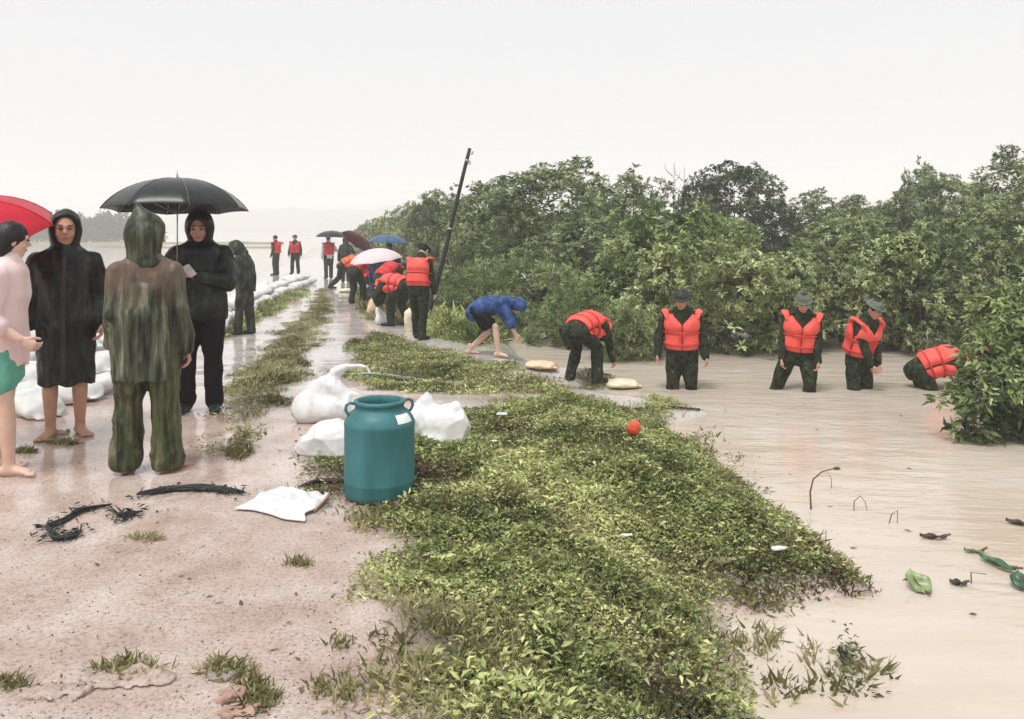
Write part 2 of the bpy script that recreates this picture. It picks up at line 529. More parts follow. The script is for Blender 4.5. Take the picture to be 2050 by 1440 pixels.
G_FRONT = gpoly([(790, 1440), (810, 1310), (750, 1190), (770, 1090), (680, 1035), (690, 985), (615, 935), (600, 885), (800, 880), (930, 822), (1010, 808), (1300, 815), (1420, 826), (1330, 850),
                 (1360, 885), (1440, 925), (1510, 990), (1610, 1065), (1745, 1190), (1590, 1200), (1445, 1235), (1480, 1330), (1510, 1440)]) + [(.95, 1.2), (-.4, 1.2)]
G_MID = gpoly([(690, 690), (760, 668), (830, 682), (930, 712), (1050, 742), (1150, 762), (1265, 772), (1120, 789), (900, 790), (720, 785), (690, 765), (700, 725)])
G_STRIP = gpoly([(640, 578), (622, 622), (575, 655), (525, 700), (478, 760), (445, 830), (450, 900), (482, 912), (525, 850), (575, 790), (606, 740), (640, 660), (662, 625), (655, 590)])
G_BANK = gpoly([(850, 612), (930, 620), (1010, 650), (1025, 690), (960, 694), (880, 676), (842, 662)])
G_LEFT = gpoly([(420, 648), (470, 636), (520, 610), (610, 575), (625, 582), (560, 625), (480, 672), (425, 690)])
G_RIGHTDIKE = [(-3.2, 17.5), (-2.2, 16.0), (-1.0, 16.2), (-1.2, 18.2), (-2.8, 21.6), (-4.4, 26), (-5.2, 26)]

# ground sheet
def axis(segs):
    out = [segs[0][0]]
    for a, b, st in segs:
        n = max(1, int(round((b - a) / st))); out += list(np.linspace(a, b, n + 1)[1:])
    return np.array(out)
gx = axis([(-1200, -200, 100), (-200, -40, 16), (-40, -14, 1.0), (-14, -6, .16), (-6, 4.5, .06), (4.5, 14, .35), (14, 40, 2), (40, 200, 16), (200, 1200, 100)])
gy = axis([(-200, -20, 30), (-20, 1.5, 1.2), (1.5, 8, .05), (8, 16, .07), (16, 30, .18), (30, 60, .6), (60, 110, 3), (110, 300, 20), (300, 1200, 100)])
GX, GY = np.meshgrid(gx, gy, indexing='ij')
GZ = hgt(GX, GY)
veg = np.full(GX.shape, -9.0)
for g in (G_FRONT, G_MID, G_STRIP, G_BANK, G_LEFT, G_RIGHTDIKE):
    veg = np.maximum(veg, poly_sd(GX, GY, g))
veg = sstep(-.05, .3, veg + .22 * fbm2(GX, GY, 3.0, 21, 3))
track = sstep(7.0, 9.5, GY + .8 * fbm2(GX, GY, 1.0, 31, 3))
wet = np.clip(.15 + 0.95 * sstep(3.7, 5.6, GY + 1.1 * fbm2(GX, GY, .9, 41, 4) - .25 * (GX + 2)), 0, 1)
wet = np.maximum(wet, sstep(-.16, -.36, GZ))
ground = obj('ground', new_mesh('ground', np.stack([GX, GY, GZ], -1).reshape(-1, 3), grid_faces(len(gx), len(gy)), True,
             floats={'veg': veg.ravel(), 'track': track.ravel(), 'wet': wet.ravel()}))
tag(ground, kind='structure')
def ground_mat():
    m, t, b, out = node_mat('wet_dirt')
    v = obj_vec(t)
    def A(n):
        a = t.nodes.new('ShaderNodeAttribute'); a.attribute_name = n; return a.outputs['Fac']
    def mix(f, a, c):
        x = t.nodes.new('ShaderNodeMix'); x.data_type = 'RGBA'
        t.links.new(f, x.inputs[0])
        for s, i in ((a, 6), (c, 7)):
            if isinstance(s, tuple): x.inputs[i].default_value = (*s, 1)
            else: t.links.new(s, x.inputs[i])
        return x.outputs[2]
    big = tex_noise(t, 2.4, 7, v, .65); fine = tex_noise(t, 60, 5, v, .7); grit = tex_noise(t, 140, 2, v, .6)
    c1 = ramp(t, big.outputs['Fac'], [(.32, (.38, .275, .228)), (.48, (.49, .378, .322)), (.66, (.58, .485, .43))])
    c2 = ramp(t, big.outputs['Fac'], [(.3, (.42, .37, .32)), (.55, (.53, .49, .45)), (.75, (.60, .57, .54))])
    base = mix(A('track'), c1.outputs[0], c2.outputs[0])
    fr = ramp(t, fine.outputs['Fac'], [(.36, (.5, .47, .45)), (.47, (.98, .97, .96)), (.56, (1.03, 1.03, 1.03)), (.66, (1.3, 1.28, 1.26))])
    mul = t.nodes.new('ShaderNodeMix'); mul.data_type = 'RGBA'; mul.blend_type = 'MULTIPLY'; mul.inputs[0].default_value = .8
    t.links.new(base, mul.inputs[6]); t.links.new(fr.outputs[0], mul.inputs[7])
    soil = ramp(t, fine.outputs['Fac'], [(.3, (.05, .045, .025)), (.7, (.15, .125, .075))])
    col = mix(A('veg'), mul.outputs[2], soil.outputs[0])
    t.links.new(col, b.inputs['Base Color'])
    wn = tex_noise(t, 2.6, 4, v)
    ma = t.nodes.new('ShaderNodeMath'); ma.operation = 'MULTIPLY_ADD'; t.links.new(wn.outputs['Fac'], ma.inputs[0]); ma.inputs[1].default_value = .9; ma.inputs[2].default_value = -.45
    ad = t.nodes.new('ShaderNodeMath'); ad.operation = 'ADD'; t.links.new(A('wet'), ad.inputs[0]); t.links.new(ma.outputs[0], ad.inputs[1])
    rr = ramp(t, ad.outputs[0], [(.12, (.75,) * 3), (.55, (.32,) * 3), (.85, (.08,) * 3)])
    t.links.new(rr.outputs[0], b.inputs['Roughness'])
    bs = ramp(t, ad.outputs[0], [(.2, (.9,) * 3), (.85, (.05,) * 3)])
    bn = bump(t, b, fine.outputs['Fac'], .5, .012); t.links.new(bs.outputs[0], bn.inputs['Strength'])
    b.inputs['IOR'].default_value = 1.36
    return m
ground.data.materials.append(ground_mat()); MATS['wet_dirt'] = ground.data.materials[0]

# flood water
def water_mat():
    m, t, b, out = node_mat('muddy_water')
    v = obj_vec(t, (.8, 1.9, 1), R(18))
    n0 = tex_noise(t, .5, 6, v, .65)
    r = ramp(t, n0.outputs['Fac'], [(.3, (.49, .40, .31)), (.7, (.60, .525, .44))])
    t.links.new(r.outputs[0], b.inputs['Base Color'])
    b.inputs['Roughness'].default_value = .09; b.inputs['IOR'].default_value = 1.333
    n1 = tex_noise(t, 2.2, 3, v); n2 = tex_noise(t, 9, 3, v)
    mm = t.nodes.new('ShaderNodeMath'); mm.operation = 'MULTIPLY_ADD'; mm.inputs[1].default_value = .25
    t.links.new(n2.outputs['Fac'], mm.inputs[0]); t.links.new(n1.outputs['Fac'], mm.inputs[2])
    bump(t, b, mm.outputs[0], .34, .05)
    return m
wx = axis([(-1200, 1200, 200)]); WX, WY = np.meshgrid(wx, axis([(-200, 1200, 140)]), indexing='ij')
water = obj('flood_water', new_mesh('flood_water', np.stack([WX, WY, np.full(WX.shape, ZW)], -1).reshape(-1, 3), grid_faces(*WX.shape)), water_mat())
tag(water, kind='structure')

# hills beyond the flood
hx = np.linspace(-900, 560, 120); hr = np.linspace(0, 1, 14)
HX, HR = np.meshgrid(hx, hr, indexing='ij')
prof = 16 + 18 * np.exp(-((HX + 260) / 125) ** 2) + 12 * np.exp(-((HX + 125) / 85) ** 2) + 8 * vn2(HX, HX * 0, .01, 5)
HZ = -1.5 + prof * np.sin(HR * math.pi) * (1 + .08 * vn2(HX, HR * 60, .08, 9))
hills = obj('hills', new_mesh('hills', np.stack([HX, 860 + HR * 260 + .05 * (HX + 100), HZ], -1).reshape(-1, 3), grid_faces(120, 14)), simple('hill_green', (.06, .08, .05), .9, .4, .1))
tag(hills, kind='structure')

# misty rain in the air
def haze_box():
    a, b, z0, z1 = -1300, 1300, -3.0, 52.0
    V = np.array([(x, y, z) for x in (a, b) for y in (a, b) for z in (z0, z1)], float)
    F = np.array([(0, 1, 3, 2), (4, 6, 7, 5), (0, 4, 5, 1), (2, 3, 7, 6), (0, 2, 6, 4), (1, 5, 7, 3)])
    o = obj('haze', new_mesh('haze', V, F, False))
    m = bpy.data.materials.new('haze'); m.use_nodes = True; t = m.node_tree
    for n in list(t.nodes): t.nodes.remove(n)
    out = t.nodes.new('ShaderNodeOutputMaterial'); p = t.nodes.new('ShaderNodeVolumePrincipled')
    p.inputs['Color'].default_value = (.97, .97, .97, 1); p.inputs['Density'].default_value = HAZE
    t.links.new(p.outputs[0], out.inputs['Volume'])
    o.data.materials.append(m); tag(o, 'thin white rain mist hanging over the flooded land', 'mist', kind='stuff')
HAZE = 0.0026
haze_box()

# ------------------------------------------------------------------ leaves
def unit(a): return a / (np.linalg.norm(a, axis=-1, keepdims=True) + 1e-9)
def leaf_arrays(P, D, L, Wd, up=None, fold=.25, droop=.15, g=None):
    """folded leaf blades: two triangles each"""
    g = g or rng
    n = len(P)
    up = np.array([0, 0, 1.0]) + .5 * g.normal(size=(n, 3)) if up is None else up
    S = unit(np.cross(D, up)); N = np.cross(S, D)
    L = np.asarray(L)[:, None] if np.ndim(L) else L; Wd = np.asarray(Wd)[:, None] if np.ndim(Wd) else Wd
    mid = P + D * L * .45
    V = np.stack([P, mid + S * Wd * .5 + N * Wd * fold, P + D * L - N * L * droop, mid - S * Wd * .5 + N * Wd * fold], 1).reshape(-1, 3)
    i = np.arange(n)[:, None] * 4
    F = np.concatenate([i + np.array([[0, 1, 2]]), i + np.array([[0, 2, 3]])])
    return V, F
def sph(n, g): return unit(g.normal(size=(n, 3)))

# ------------------------------------------------------------------ trees
def crown_mesh(lobes, seed, dens=46, leaf=(.11, .04), cols=((.035, .06, .022), (.085, .125, .05), (.19, .22, .10)), nleaf=9, droop=.45, inner=.45, light=.5):
    """lobes: (x,y,z,r). Leaf rosettes on the outside of the lobes, some deeper in."""
    g = np.random.default_rng(seed)
    Lb = np.array(lobes, float)
    C, A = [], []
    for l in Lb:
        n = int(dens * 4 * math.pi * l[3] ** 2 * g.uniform(.55, 1.25))
        d = sph(n, g)
        rr = l[3] * np.where(g.random(n) < inner, g.uniform(.45, .9, n), g.uniform(.92, 1.06, n))
        c = l[:3] + d * rr[:, None] * np.array([1, 1, .85])
        keep = np.ones(n, bool)
        for m in Lb:
            if m is l: continue
            keep &= ~((np.linalg.norm((c - m[:3]) / np.array([1, 1, .85]), axis=1) < m[3] * .68))
        C.append(c[keep]); A.append(d[keep])
    C = np.concatenate(C); A = np.concatenate(A)
    ax = unit(A + np.array([0, 0, .55]) + .35 * g.normal(size=A.shape))
    n = len(C)
    C2 = np.repeat(C, nleaf, 0); X2 = np.repeat(ax, nleaf, 0)
    s = unit(np.cross(X2, sph(len(X2), g)))
    th = g.uniform(.5, 1.45, len(X2))[:, None]
    D = unit(X2 * np.cos(th) + s * np.sin(th) + np.array([0, 0, -droop]) * g.uniform(.3, 1, (len(X2), 1)))
    L = leaf[0] * g.uniform(.7, 1.3, len(X2))
    up = X2 + .4 * g.normal(size=X2.shape)
    V, F = leaf_arrays(C2 + g.normal(size=C2.shape) * .02, D, L, L * leaf[1] / leaf[0], up, .2, .12, g)
    c0, c1, c2 = (np.array(c) for c in cols)
    # patches of paler young growth; wide tone range also paints rosette highlights, dark gaps
    patch = .5 + .5 * vnoise(C, .9, seed) +   .32 * g.normal(size=n)
    t = np.clip(patch * light * 1.6, 0, 1)[:, None]
    col = np.where(t < .5, c0 + (c1 - c0) * t * 2, c1 + (c2 - c1) * (t * 2 - 1))
    col = np.repeat(col, nleaf, 0) * g.uniform(.75, 1.25, (len(X2), 1))
    dead = g.random(len(X2)) < .012
    col[dead] = (.2, .13, .07)
    return new_mesh('crown', V, F, False, cols=np.repeat(col, 4, 0)), C
def dome_lobes(R_, H, n, seed, zlow=.25, rr=(.5, .85)):
    g = np.random.default_rng(seed); out = []
    for i in range(n):
        u = (i + .5) / n
        z = zlow + (H - zlow) * (u ** .9)
        w = math.sqrt(max(0, 1 - ((z - H * .38) / (H * .66)) ** 2)) if z > H * .38 else .82 + .18 * z / (H * .38)
        a = i * 2.399 + g.uniform(-.5, .5)
        r = g.uniform(*rr)
        q = max(0, R_ * w - r) * g.uniform(.75, 1.05)
        out.append((q * math.cos(a), q * math.sin(a), min(max(z, r * .5), H - r * .8), r))
    for i in range(int(n * 1.3)):                      # sprays that stick out of the crown
        b = out[g.integers(n)]; d = np.array([b[0], b[1], (b[2] - H * .3) * 1.3 + .3]); d = d / (np.linalg.norm(d) + 1e-6) + g.normal(size=3) * .35; d /= np.linalg.norm(d)
        q = np.array(b[:3]) + d * (b[3] + g.uniform(.02, .22)); r = g.uniform(.1, .24)
        if q[2] > .15: out.append((*q, r))
    out.append((0, 0, H * .5, R_ * .5)); out.append((.2, 0, H * .72, R_ * .38))
    for i in range(9):
        a = g.uniform(0, 6.28); q = R_ * g.uniform(.15, .5); out.append((q * math.cos(a), q * math.sin(a), H * g.uniform(.5, .78), R_ * g.uniform(.24, .34)))
    return out
def trunk_mesh(C, H, seed, r=.09, base=-.4, n=16):
    g = np.random.default_rng(seed + 50); mb = MB()
    fork = np.array([g.normal() * .1, g.normal() * .1, H * .28])
    mb.add(*tube([(0, 0, base), (g.normal() * .04, g.normal() * .04, H * .1), fork], [r * 1.2, r, r * .85], 8))
    for i in range(n):
        e = C[g.integers(len(C))] * .93
        m = fork + (e - fork) * .5 + g.normal(size=3) * .12 + np.array([0, 0, .1])
        mb.add(*tube([fork + g.normal(size=3) * .03, m, e], [r * .5, r * .28, r * .07], 5))
    return mb.mesh('trunk')
TREES = {}
def tree_kind(key, R_, H, n, seed, **k):
    lob = dome_lobes(R_, H, n, seed, k.pop('zlow', .3), k.pop('rr', (.4, .85)))
    cm, C = crown_mesh(lob, seed, **k)
    TREES[key] = (trunk_mesh(C, H, seed), cm, (R_ + float(np.percentile(np.hypot(C[:, 0], C[:, 1]), 98))) / 2, float(np.percentile(C[:, 2], 99.6)) + .06)
GREY = ((.038, .058, .025), (.21, .265, .105), (.60, .65, .36))
tree_kind('broad', 2.2, 4.0, 26, 101, cols=GREY, light=.52)
tree_kind('round', 2.0, 3.4, 24, 102, cols=((.05, .075, .025), (.26, .33, .12), (.66, .70, .38)), light=.62, leaf=(.125, .043))
tree_kind('loose', 1.9, 4.0, 18, 103, dens=36, cols=GREY, light=.45, rr=(.35, .7), inner=.2)
tree_kind('dark', 1.7, 4.0, 22, 104, dens=44, leaf=(.10, .045), cols=((.028, .042, .022), (.115, .145, .07), (.34, .38, .23)), light=.42)
tree_kind('bush', 1.3, 1.7, 16, 105, dens=34, leaf=(.16, .022), droop=.15, cols=((.08, .11, .04), (.23, .29, .11), (.5, .55, .27)), light=.6, rr=(.35, .6), zlow=.15)
def place_tree(key, px, Y, topy, wpx, label, rz=0.0, name='fruit_tree'):
    tm, cm, R_, H = TREES[key]
    X = (px - 1025) / FPX * Y
    ztop = at_y(px, topy, Y)[2]
    zg = float(hgt(X, Y))
    base = max(zg, ZW - .12)
    e = empty(name, (X, Y, base), rz)
    sz = (ztop - base) / H; sr = wpx / FPX * Y * .5 / R_
    e.scale = (sr, sr, sz)
    obj('trunk', tm, MATS['bark'], e); obj('crown', cm, MATS['leaf'], e)
    tag(e, label, 'bush' if name == 'bush' else 'tree', 'trees and bushes standing in the flood')
    return e
TL = [
 ('round', 1370, 14.7, 408, 400, 'pale green rounded tree behind the frontal standing wader', .3, 'fruit_tree'),
 ('round', 1290, 15.4, 470, 260, 'smaller leafy tree left of the pale rounded one behind the waders', 2.2, 'fruit_tree'),
 ('broad', 1690, 15.4, 425, 330, 'leafy tree right behind the two waders who stand close together', 1.0, 'fruit_tree'),
 ('round', 1560, 14.6, 490, 230, 'loose low tree between the two standing waders with caps', 4.4, 'fruit_tree'),
 ('round', 1830, 14.2, 455, 300, 'low leafy tree behind the bending wader at right', 2.6, 'fruit_tree'),
 ('broad', 1985, 13.9, 400, 330, 'large grey green tree overhanging the right edge of the water', 5.1, 'fruit_tree'),
 ('broad', 2090, 19.5, 305, 420, 'tallest tree, rising at the far right edge of the picture', 3.3, 'fruit_tree'),
 ('broad', 1090, 23.5, 326, 420, 'big domed tree behind the bent person in the blue raincoat', 0.0, 'fruit_tree'),
 ('loose', 1265, 25.0, 345, 260, 'thin open topped tree right of the big dome', 1.2, 'fruit_tree'),
 ('dark', 1480, 25.0, 330, 250, 'dark dense tree poking above the pale rounded tree', .7, 'fruit_tree'),
 ('dark', 1405, 26.0, 352, 150, 'narrow dark tree joined to the left of the dark dense one', 2.9, 'fruit_tree'),
 ('loose', 1640, 27.0, 385, 240, 'hazy thin tree in the dip of the skyline', 3.8, 'fruit_tree'),
 ('broad', 1740, 24.0, 400, 260, 'low crowned tree at the right of the dip in the skyline', 4.0, 'fruit_tree'),
 ('broad', 1885, 23.0, 345, 300, 'tall tree left of the tallest one at the right edge', 2.0, 'fruit_tree'),
 ('loose', 1845, 25.5, 328, 120, 'slender sprig topped tree on the right skyline', .4, 'fruit_tree'),
 ('broad', 975, 27.5, 374, 260, 'tree just right of the leaning pole', 5.6, 'fruit_tree'),
 ('loose', 895, 31.0, 380, 190, 'thin crowned tree just left of the leaning pole', 1.9, 'fruit_tree'),
 ('broad', 840, 38.0, 400, 180, 'hazy tree behind the blue umbrella', .9, 'fruit_tree'),
 ('round', 790, 47.0, 428, 130, 'pale hazy tree behind the white umbrella', 2.4, 'fruit_tree'),
 ('broad', 752, 62.0, 440, 100, 'faint misty tree at the left end of the tree row', 4.9, 'fruit_tree'),
 ('broad', 735, 85.0, 452, 80, 'faintest tree, where the tree row fades into mist', 3.0, 'fruit_tree'),
 ('broad', 1190, 20.5, 430, 270, 'tree filling the gap between big dome and pale rounded tree', 3.9, 'fruit_tree'),
 ('bush', 1065, 18.4, 500, 240, 'feathery yellow green bush behind the blue raincoat', 0.5, 'bush'),
 ('bush', 950, 19.5, 520, 190, 'feathery bush at the foot of the leaning pole', 1.7, 'bush'),
 ('bush', 1150, 15.0, 560, 200, 'feathery bush behind the bent man in orange vest and camouflage', 2.7, 'bush'),
 ('bush', 905, 23.5, 500, 150, 'low bush behind the standing man by the pole', 3.7, 'bush'),
 ('bush', 870, 29.0, 478, 120, 'small bush left of the leaning pole, behind the blue umbrella', 4.2, 'bush'),
 ('bush', 1010, 16.4, 585, 130, 'low bush right behind the back of the blue raincoat', 5.2, 'bush'),
 ('bush', 1250, 13.2, 600, 150, 'low green bush by the water between the bent man and first wader', 1.1, 'bush'),
]
for a in TL: place_tree(*a)

# near branch at the right edge, hanging into the water
def near_branch():
    o = at(2030, 880, ZW)
    e = empty('fruit_tree', (o[0] + .5, o[1] + .15, ZW - .35))
    org = np.array([o[0] + .5, o[1] + .15, ZW - .35])
    L = []
    for px, py, dy, r in [(2010, 640, .5, .28), (2060, 700, .2, .35), (1975, 715, .2, .2), (2000, 770, 0, .24), (1955, 790, -.1, .17), (2050, 800, 0, .3), (1965, 850, -.1, .15), (1925, 800, -.05, .12),
                          (1930, 860, -.1, .1), (2120, 780, .2, .45), (2130, 640, .4, .45), (2080, 610, .6, .35), (1968, 880, -.1, .09), (1880, 802, 0, .05), (2040, 845, .1, .14)]:
        L.append((*(at_y(px, py, o[1] + dy) - org), r))
    L = [(a, b, c_, r * 1.18) for a, b, c_, r in L]
    cm, C = crown_mesh(L, 140, dens=95, leaf=(.105, .036), cols=((.038, .06, .022), (.2, .265, .09), (.56, .62, .3)), light=.58, inner=.25, nleaf=8)
    obj('crown', cm, MATS['leaf'], e)
    mb = MB()
    g = np.random.default_rng(3)
    root = np.array([.75, .2, -.4])
    for l in L:
        c = np.array(l[:3]); m = (root + c) / 2 + np.array([.1, 0, .18]) + g.normal(size=3) * .04
        mb.add(*tube([root, m, c * .7 + m * .3 + np.array([0, 0, .03]), c], [.045, .024, .013, .004], 6))
    obj('trunk', mb.mesh('trunk'), MATS['bark'], e)
    tag(e, 'near leafy branch dipping into the water at the right edge', 'tree', 'trees and bushes standing in the flood')
near_branch()

# bare twigs over the canopy
for k, (px, Y, y0, y1) in enumerate([(1345, 25.5, 380, 325), (1365, 25.8, 380, 335)]):
    p0 = at_y(px, y0 + 60, Y); p1 = at_y(px + 5, y1, Y); zg = ZW - .2
    g = np.random.default_rng(k); mb = MB()
    mb.add(*tube([(0, 0, 0), (0.03, 0, (p0[2] - zg) * .6), (p1[0] - p0[0], 0, p1[2] - zg)], [.04, .025, .006], 6))
    for j in range(7):
        z = (p1[2] - zg) * (.6 + .05 * j); s = 1 if j % 2 else -1
        mb.add(*tube([(.03, 0, z), (.03 + s * .2, .05, z + .2), (.03 + s * .25, .05, z + .42)], [.012, .008, .003], 4))
    e = obj('bare_sapling', mb.mesh('bare_sapling'), MATS['bark'], loc=(p0[0], Y, zg))
    tag(e, ['taller bare sapling, the left of two on the skyline', 'shorter bare sapling, the right of two on the skyline'][k], 'tree', 'bare saplings')

# far wood across the water, left
def far_wood():
    g = np.random.default_rng(9); Vs, Fs, Cs, n = [], [], [], 0
    for i in range(70):
        px = -260 + i * 8.3 + g.uniform(-4, 4)
        Y = 165 + g.uniform(-6, 12)
        h = (6.4 if px < 275 else 3.0) * g.uniform(.75, 1.1) * (1 if px < 255 else .8)
        X = (px - 1025) / FPX * Y
        m = 260
        c = np.array([X, Y, ZW]) + sph(m, g) * np.array([1.7, 1.7, h * .5]) * g.uniform(.6, 1, (m, 1)) + np.array([0, 0, h * .48])
        c[:, 2] = np.maximum(c[:, 2], ZW + .1)
        V, F = leaf_arrays(c, unit(sph(m, g) + np.array([0, 0, .2])), g.uniform(.5, .9, m), g.uniform(.4, .7, m), g=g)
        Vs.append(V); Fs.append(F + n); n += len(V)
        Cs.append(np.repeat(np.array([[.05, .075, .035]]) * g.uniform(.5, 1.5, (m, 1)), 4, 0))
    o = obj('distant_wood', new_mesh('distant_wood', np.concatenate(Vs), np.concatenate(Fs), False, cols=np.concatenate(Cs)), MATS['leaf'])
    tag(o, 'misty grey green wood along the far shore at left', 'wood', kind='stuff')
far_wood()
# low far bank, left of the dike
bk = MB()
for (px0, px1, py, h) in [(-200, 560, 489, .35), (200, 545, 497, .2)]:
    p0, p1 = at(px0, py, ZW), at(px1, py, ZW); n = 40
    X = np.linspace(p0[0], p1[0], n); Y = np.linspace(p0[1], p1[1], n)
    rows = []
    for dy, zz in ((-1.5, -.1), (0, h), (1.5, h), (3, -.1)):
        rows.append(np.stack([X, Y + dy, ZW + zz + .12 * vn2(X, Y, .3, 4) * (zz > 0)], -1))
    bk.add(np.concatenate(rows), grid_faces(4, n))
tag(obj('far_bank', bk.mesh('far_bank'), simple('bank_mud', (.2, .19, .12), .9, .3, 1)), kind='structure')

# ------------------------------------------------------------------ grass and weeds
def scatter(poly, dens, edge=.25, seed=1, nz=.3, clump=0.0):
    g = np.random.default_rng(seed); P = np.array(poly)
    mn, mx = P.min(0), P.max(0); n = int(dens * np.prod(mx - mn))
    X = g.uniform(mn[0], mx[0], n); Y = g.uniform(mn[1], mx[1], n)
    sd = poly_sd(X, Y, poly) + nz * fbm2(X, Y, 2.4, seed + 60, 4)
    p = sstep(-edge * .2, edge, sd)
    if clump: p = p * sstep(-.5 + clump - .3, -.5 + clump + .3, fbm2(X, Y, 3.2, seed + 90, 3))
    k = g.random(n) < p
    return X[k], Y[k], sd[k], g
def weeds(name, label, specs, mat='weed'):
    Vs, Fs, Cs, n = [], [], [], 0
    for s in specs:
        X, Y, sd, g = scatter(s['poly'], s['dens'], s.get('edge', .25), s['seed'], s.get('nz', .3), s.get('clump', 0))
        Z = hgt(X, Y); ok = Z > ZW - s.get('sink', .06); Z = np.maximum(Z, ZW - .03)
        X, Y, Z, sd = X[ok], Y[ok], Z[ok], sd[ok]; m = len(X)
        if not m: continue
        mound = np.clip(.45 + .6 * fbm2(X, Y, 2.6, 71, 3) + 1.0 * fbm2(X, Y, 7.0, 73, 2), .05, 1.7) * np.clip(sd / .35 + .25, .25, 1)
        hh = s['h'] * mound
        c0, c1, c2 = (np.array(c) for c in s['cols'])
        tone = np.clip(.56 + .8 * fbm2(X, Y, 2.2, 81 + s.get('tseed', 0), 4) + .26 * g.normal(size=m), 0, 1)[:, None]
        col = np.where(tone < .5, c0 + (c1 - c0) * tone * 2, c1 + (c2 - c1) * (tone * 2 - 1)) * g.uniform(.7, 1.3, (m, 1))
        if s.get('brown'):
            bz = fbm2(X, Y, 1.5, 171, 3) + .3 * g.normal(size=m) > s['brown']
            col[bz] = np.array([.17, .115, .075]) * g.uniform(.5, 1.5, (bz.sum(), 1))
        a = g.uniform(0, 2 * math.pi, m)
        if s['kind'] == 'leaf':
            z = Z + hh * np.sqrt(g.uniform(.02, 1, m))
            el = g.uniform(-.35, .8, m)
            D = np.stack([np.cos(a) * np.cos(el), np.sin(a) * np.cos(el), np.sin(el)], -1)
            L = s['len'] * g.uniform(.6, 1.4, m)
            V, F = leaf_arrays(np.stack([X, Y, z], -1), D, L, L * s['wid'], None, .2, .2, g)
        else:
            el = g.uniform(.5, 1.45, m)
            D = np.stack([np.cos(a) * np.cos(el), np.sin(a) * np.cos(el), np.sin(el)], -1)
            L = s['len'] * g.uniform(.5, 1.3, m) * np.clip(mound, .4, 1.2)
            V, F = leaf_arrays(np.stack([X, Y, Z - .005], -1), D, L, np.full(m, s['wid']), None, .1, .35, g)
        Vs.append(V); Fs.append(F + n); n += len(V); Cs.append(np.repeat(col, 4, 0))
    o = obj(name, new_mesh(name, np.concatenate(Vs), np.concatenate(Fs), False, cols=np.concatenate(Cs)), MATS[mat])
    tag(o, label, 'grass', kind='stuff'); return o
GC = ((.06, .09, .03), (.31, .365, .12), (.74, .75, .37))
GO = ((.11, .11, .045), (.30, .28, .12), (.58, .53, .32))
weeds('grass', 'leafy green weeds covering the near bank right of the teal can', [
    dict(poly=G_FRONT, dens=11000, kind='leaf', h=.12, len=.025, wid=.5, cols=GC, seed=1, brown=.5, nz=.5, edge=.5, clump=.02),
    dict(poly=G_FRONT, dens=2200, kind='leaf', h=.13, len=.044, wid=.36, cols=GC, seed=2, tseed=3, brown=.55, nz=.5, edge=.5, clump=.3),
    dict(poly=G_FRONT, dens=4600, kind='blade', h=.1, len=.125, wid=.006, cols=GO, seed=3, nz=.6, edge=.4, clump=.2)])
weeds('grass', 'short grass patch on the dike in front of the bent workers', [
    dict(poly=G_MID, dens=1500, kind='leaf', h=.08, len=.045, wid=.4, cols=GC, seed=11, nz=.5, clump=.25),
    dict(poly=G_MID, dens=2600, kind='blade', h=.1, len=.11, wid=.009, cols=GO, seed=12, nz=.5, clump=.2)])
weeds('grass', 'ragged grass strip between the two wheel tracks', [
    dict(poly=G_STRIP, dens=1100, kind='leaf', h=.07, len=.045, wid=.4, cols=GO, seed=21, nz=.55, clump=.35),
    dict(poly=G_STRIP, dens=2600, kind='blade', h=.09, len=.12, wid=.009, cols=GO, seed=22, nz=.55, clump=.3)])
weeds('grass', 'taller grass on the bank below the leaning pole', [
    dict(poly=G_BANK, dens=1400, kind='blade', h=.2, len=.34, wid=.014, cols=GC, seed=31),
    dict(poly=G_BANK, dens=900, kind='leaf', h=.22, len=.07, wid=.35, cols=GC, seed=32),
    dict(poly=G_RIGHTDIKE, dens=900, kind='blade', h=.2, len=.28, wid=.016, cols=GO, seed=33)])
weeds('grass', 'grass tufts along the white sandbags at the left of the dike', [
    dict(poly=G_LEFT, dens=1100, kind='blade', h=.15, len=.2, wid=.013, cols=GC, seed=41, clump=.3),
    dict(poly=gpoly([(180, 752), (232, 750), (236, 782), (190, 785)]), dens=1500, kind='blade', h=.1, len=.12, wid=.01, cols=GO, seed=42)])
def wtuft(px, py, wx, wy):
    return [W(px - wx, py), W(px, py - wy), W(px + wx, py), W(px, py + wy)]
def tuft(px, py, wx, wy):
    return gpoly([(px - wx, py), (px, py - wy), (px + wx, py), (px, py + wy)])
weeds('grass', 'small olive grass tufts rooted in the bare pink dirt', [
    dict(poly=tuft(*a), dens=12000, kind='blade', h=.1, len=.12, wid=.006, cols=GO, seed=50 + i, nz=.08, edge=.05) for i, a in enumerate([
        (265, 1340, 90, 26), (450, 1345, 95, 34), (505, 1400, 60, 55), (15, 1370, 50, 18), (680, 1290, 50, 25), (640, 1380, 40, 30), (600, 1130, 50, 12), (690, 1390, 40, 40), (600, 1300, 30, 14),
        (130, 888, 50, 8), (60, 905, 40, 6), (475, 905, 35, 25), (290, 1080, 40, 7), (560, 1035, 30, 5), (220, 1040, 30, 6)])])
SHORE = gpoly([(1300, 820), (1440, 826), (1370, 880), (1450, 918), (1525, 985), (1625, 1055), (1765, 1195), (1590, 1225), (1470, 1240), (1500, 1330), (1540, 1440), (1440, 1440), (1400, 1230), (1540, 1150), (1440, 1000), (1320, 900)])
weeds('grass', 'ragged soaked weeds along the water edge of the near bank', [
    dict(poly=SHORE, dens=900, kind='blade', h=.1, len=.11, wid=.005, cols=GO, seed=101, nz=.3, edge=.15, sink=.35, clump=.3),
    dict(poly=SHORE, dens=1500, kind='leaf', h=.07, len=.028, wid=.45, cols=GC, seed=102, nz=.35, edge=.2, sink=.25, clump=.35, brown=.1)])
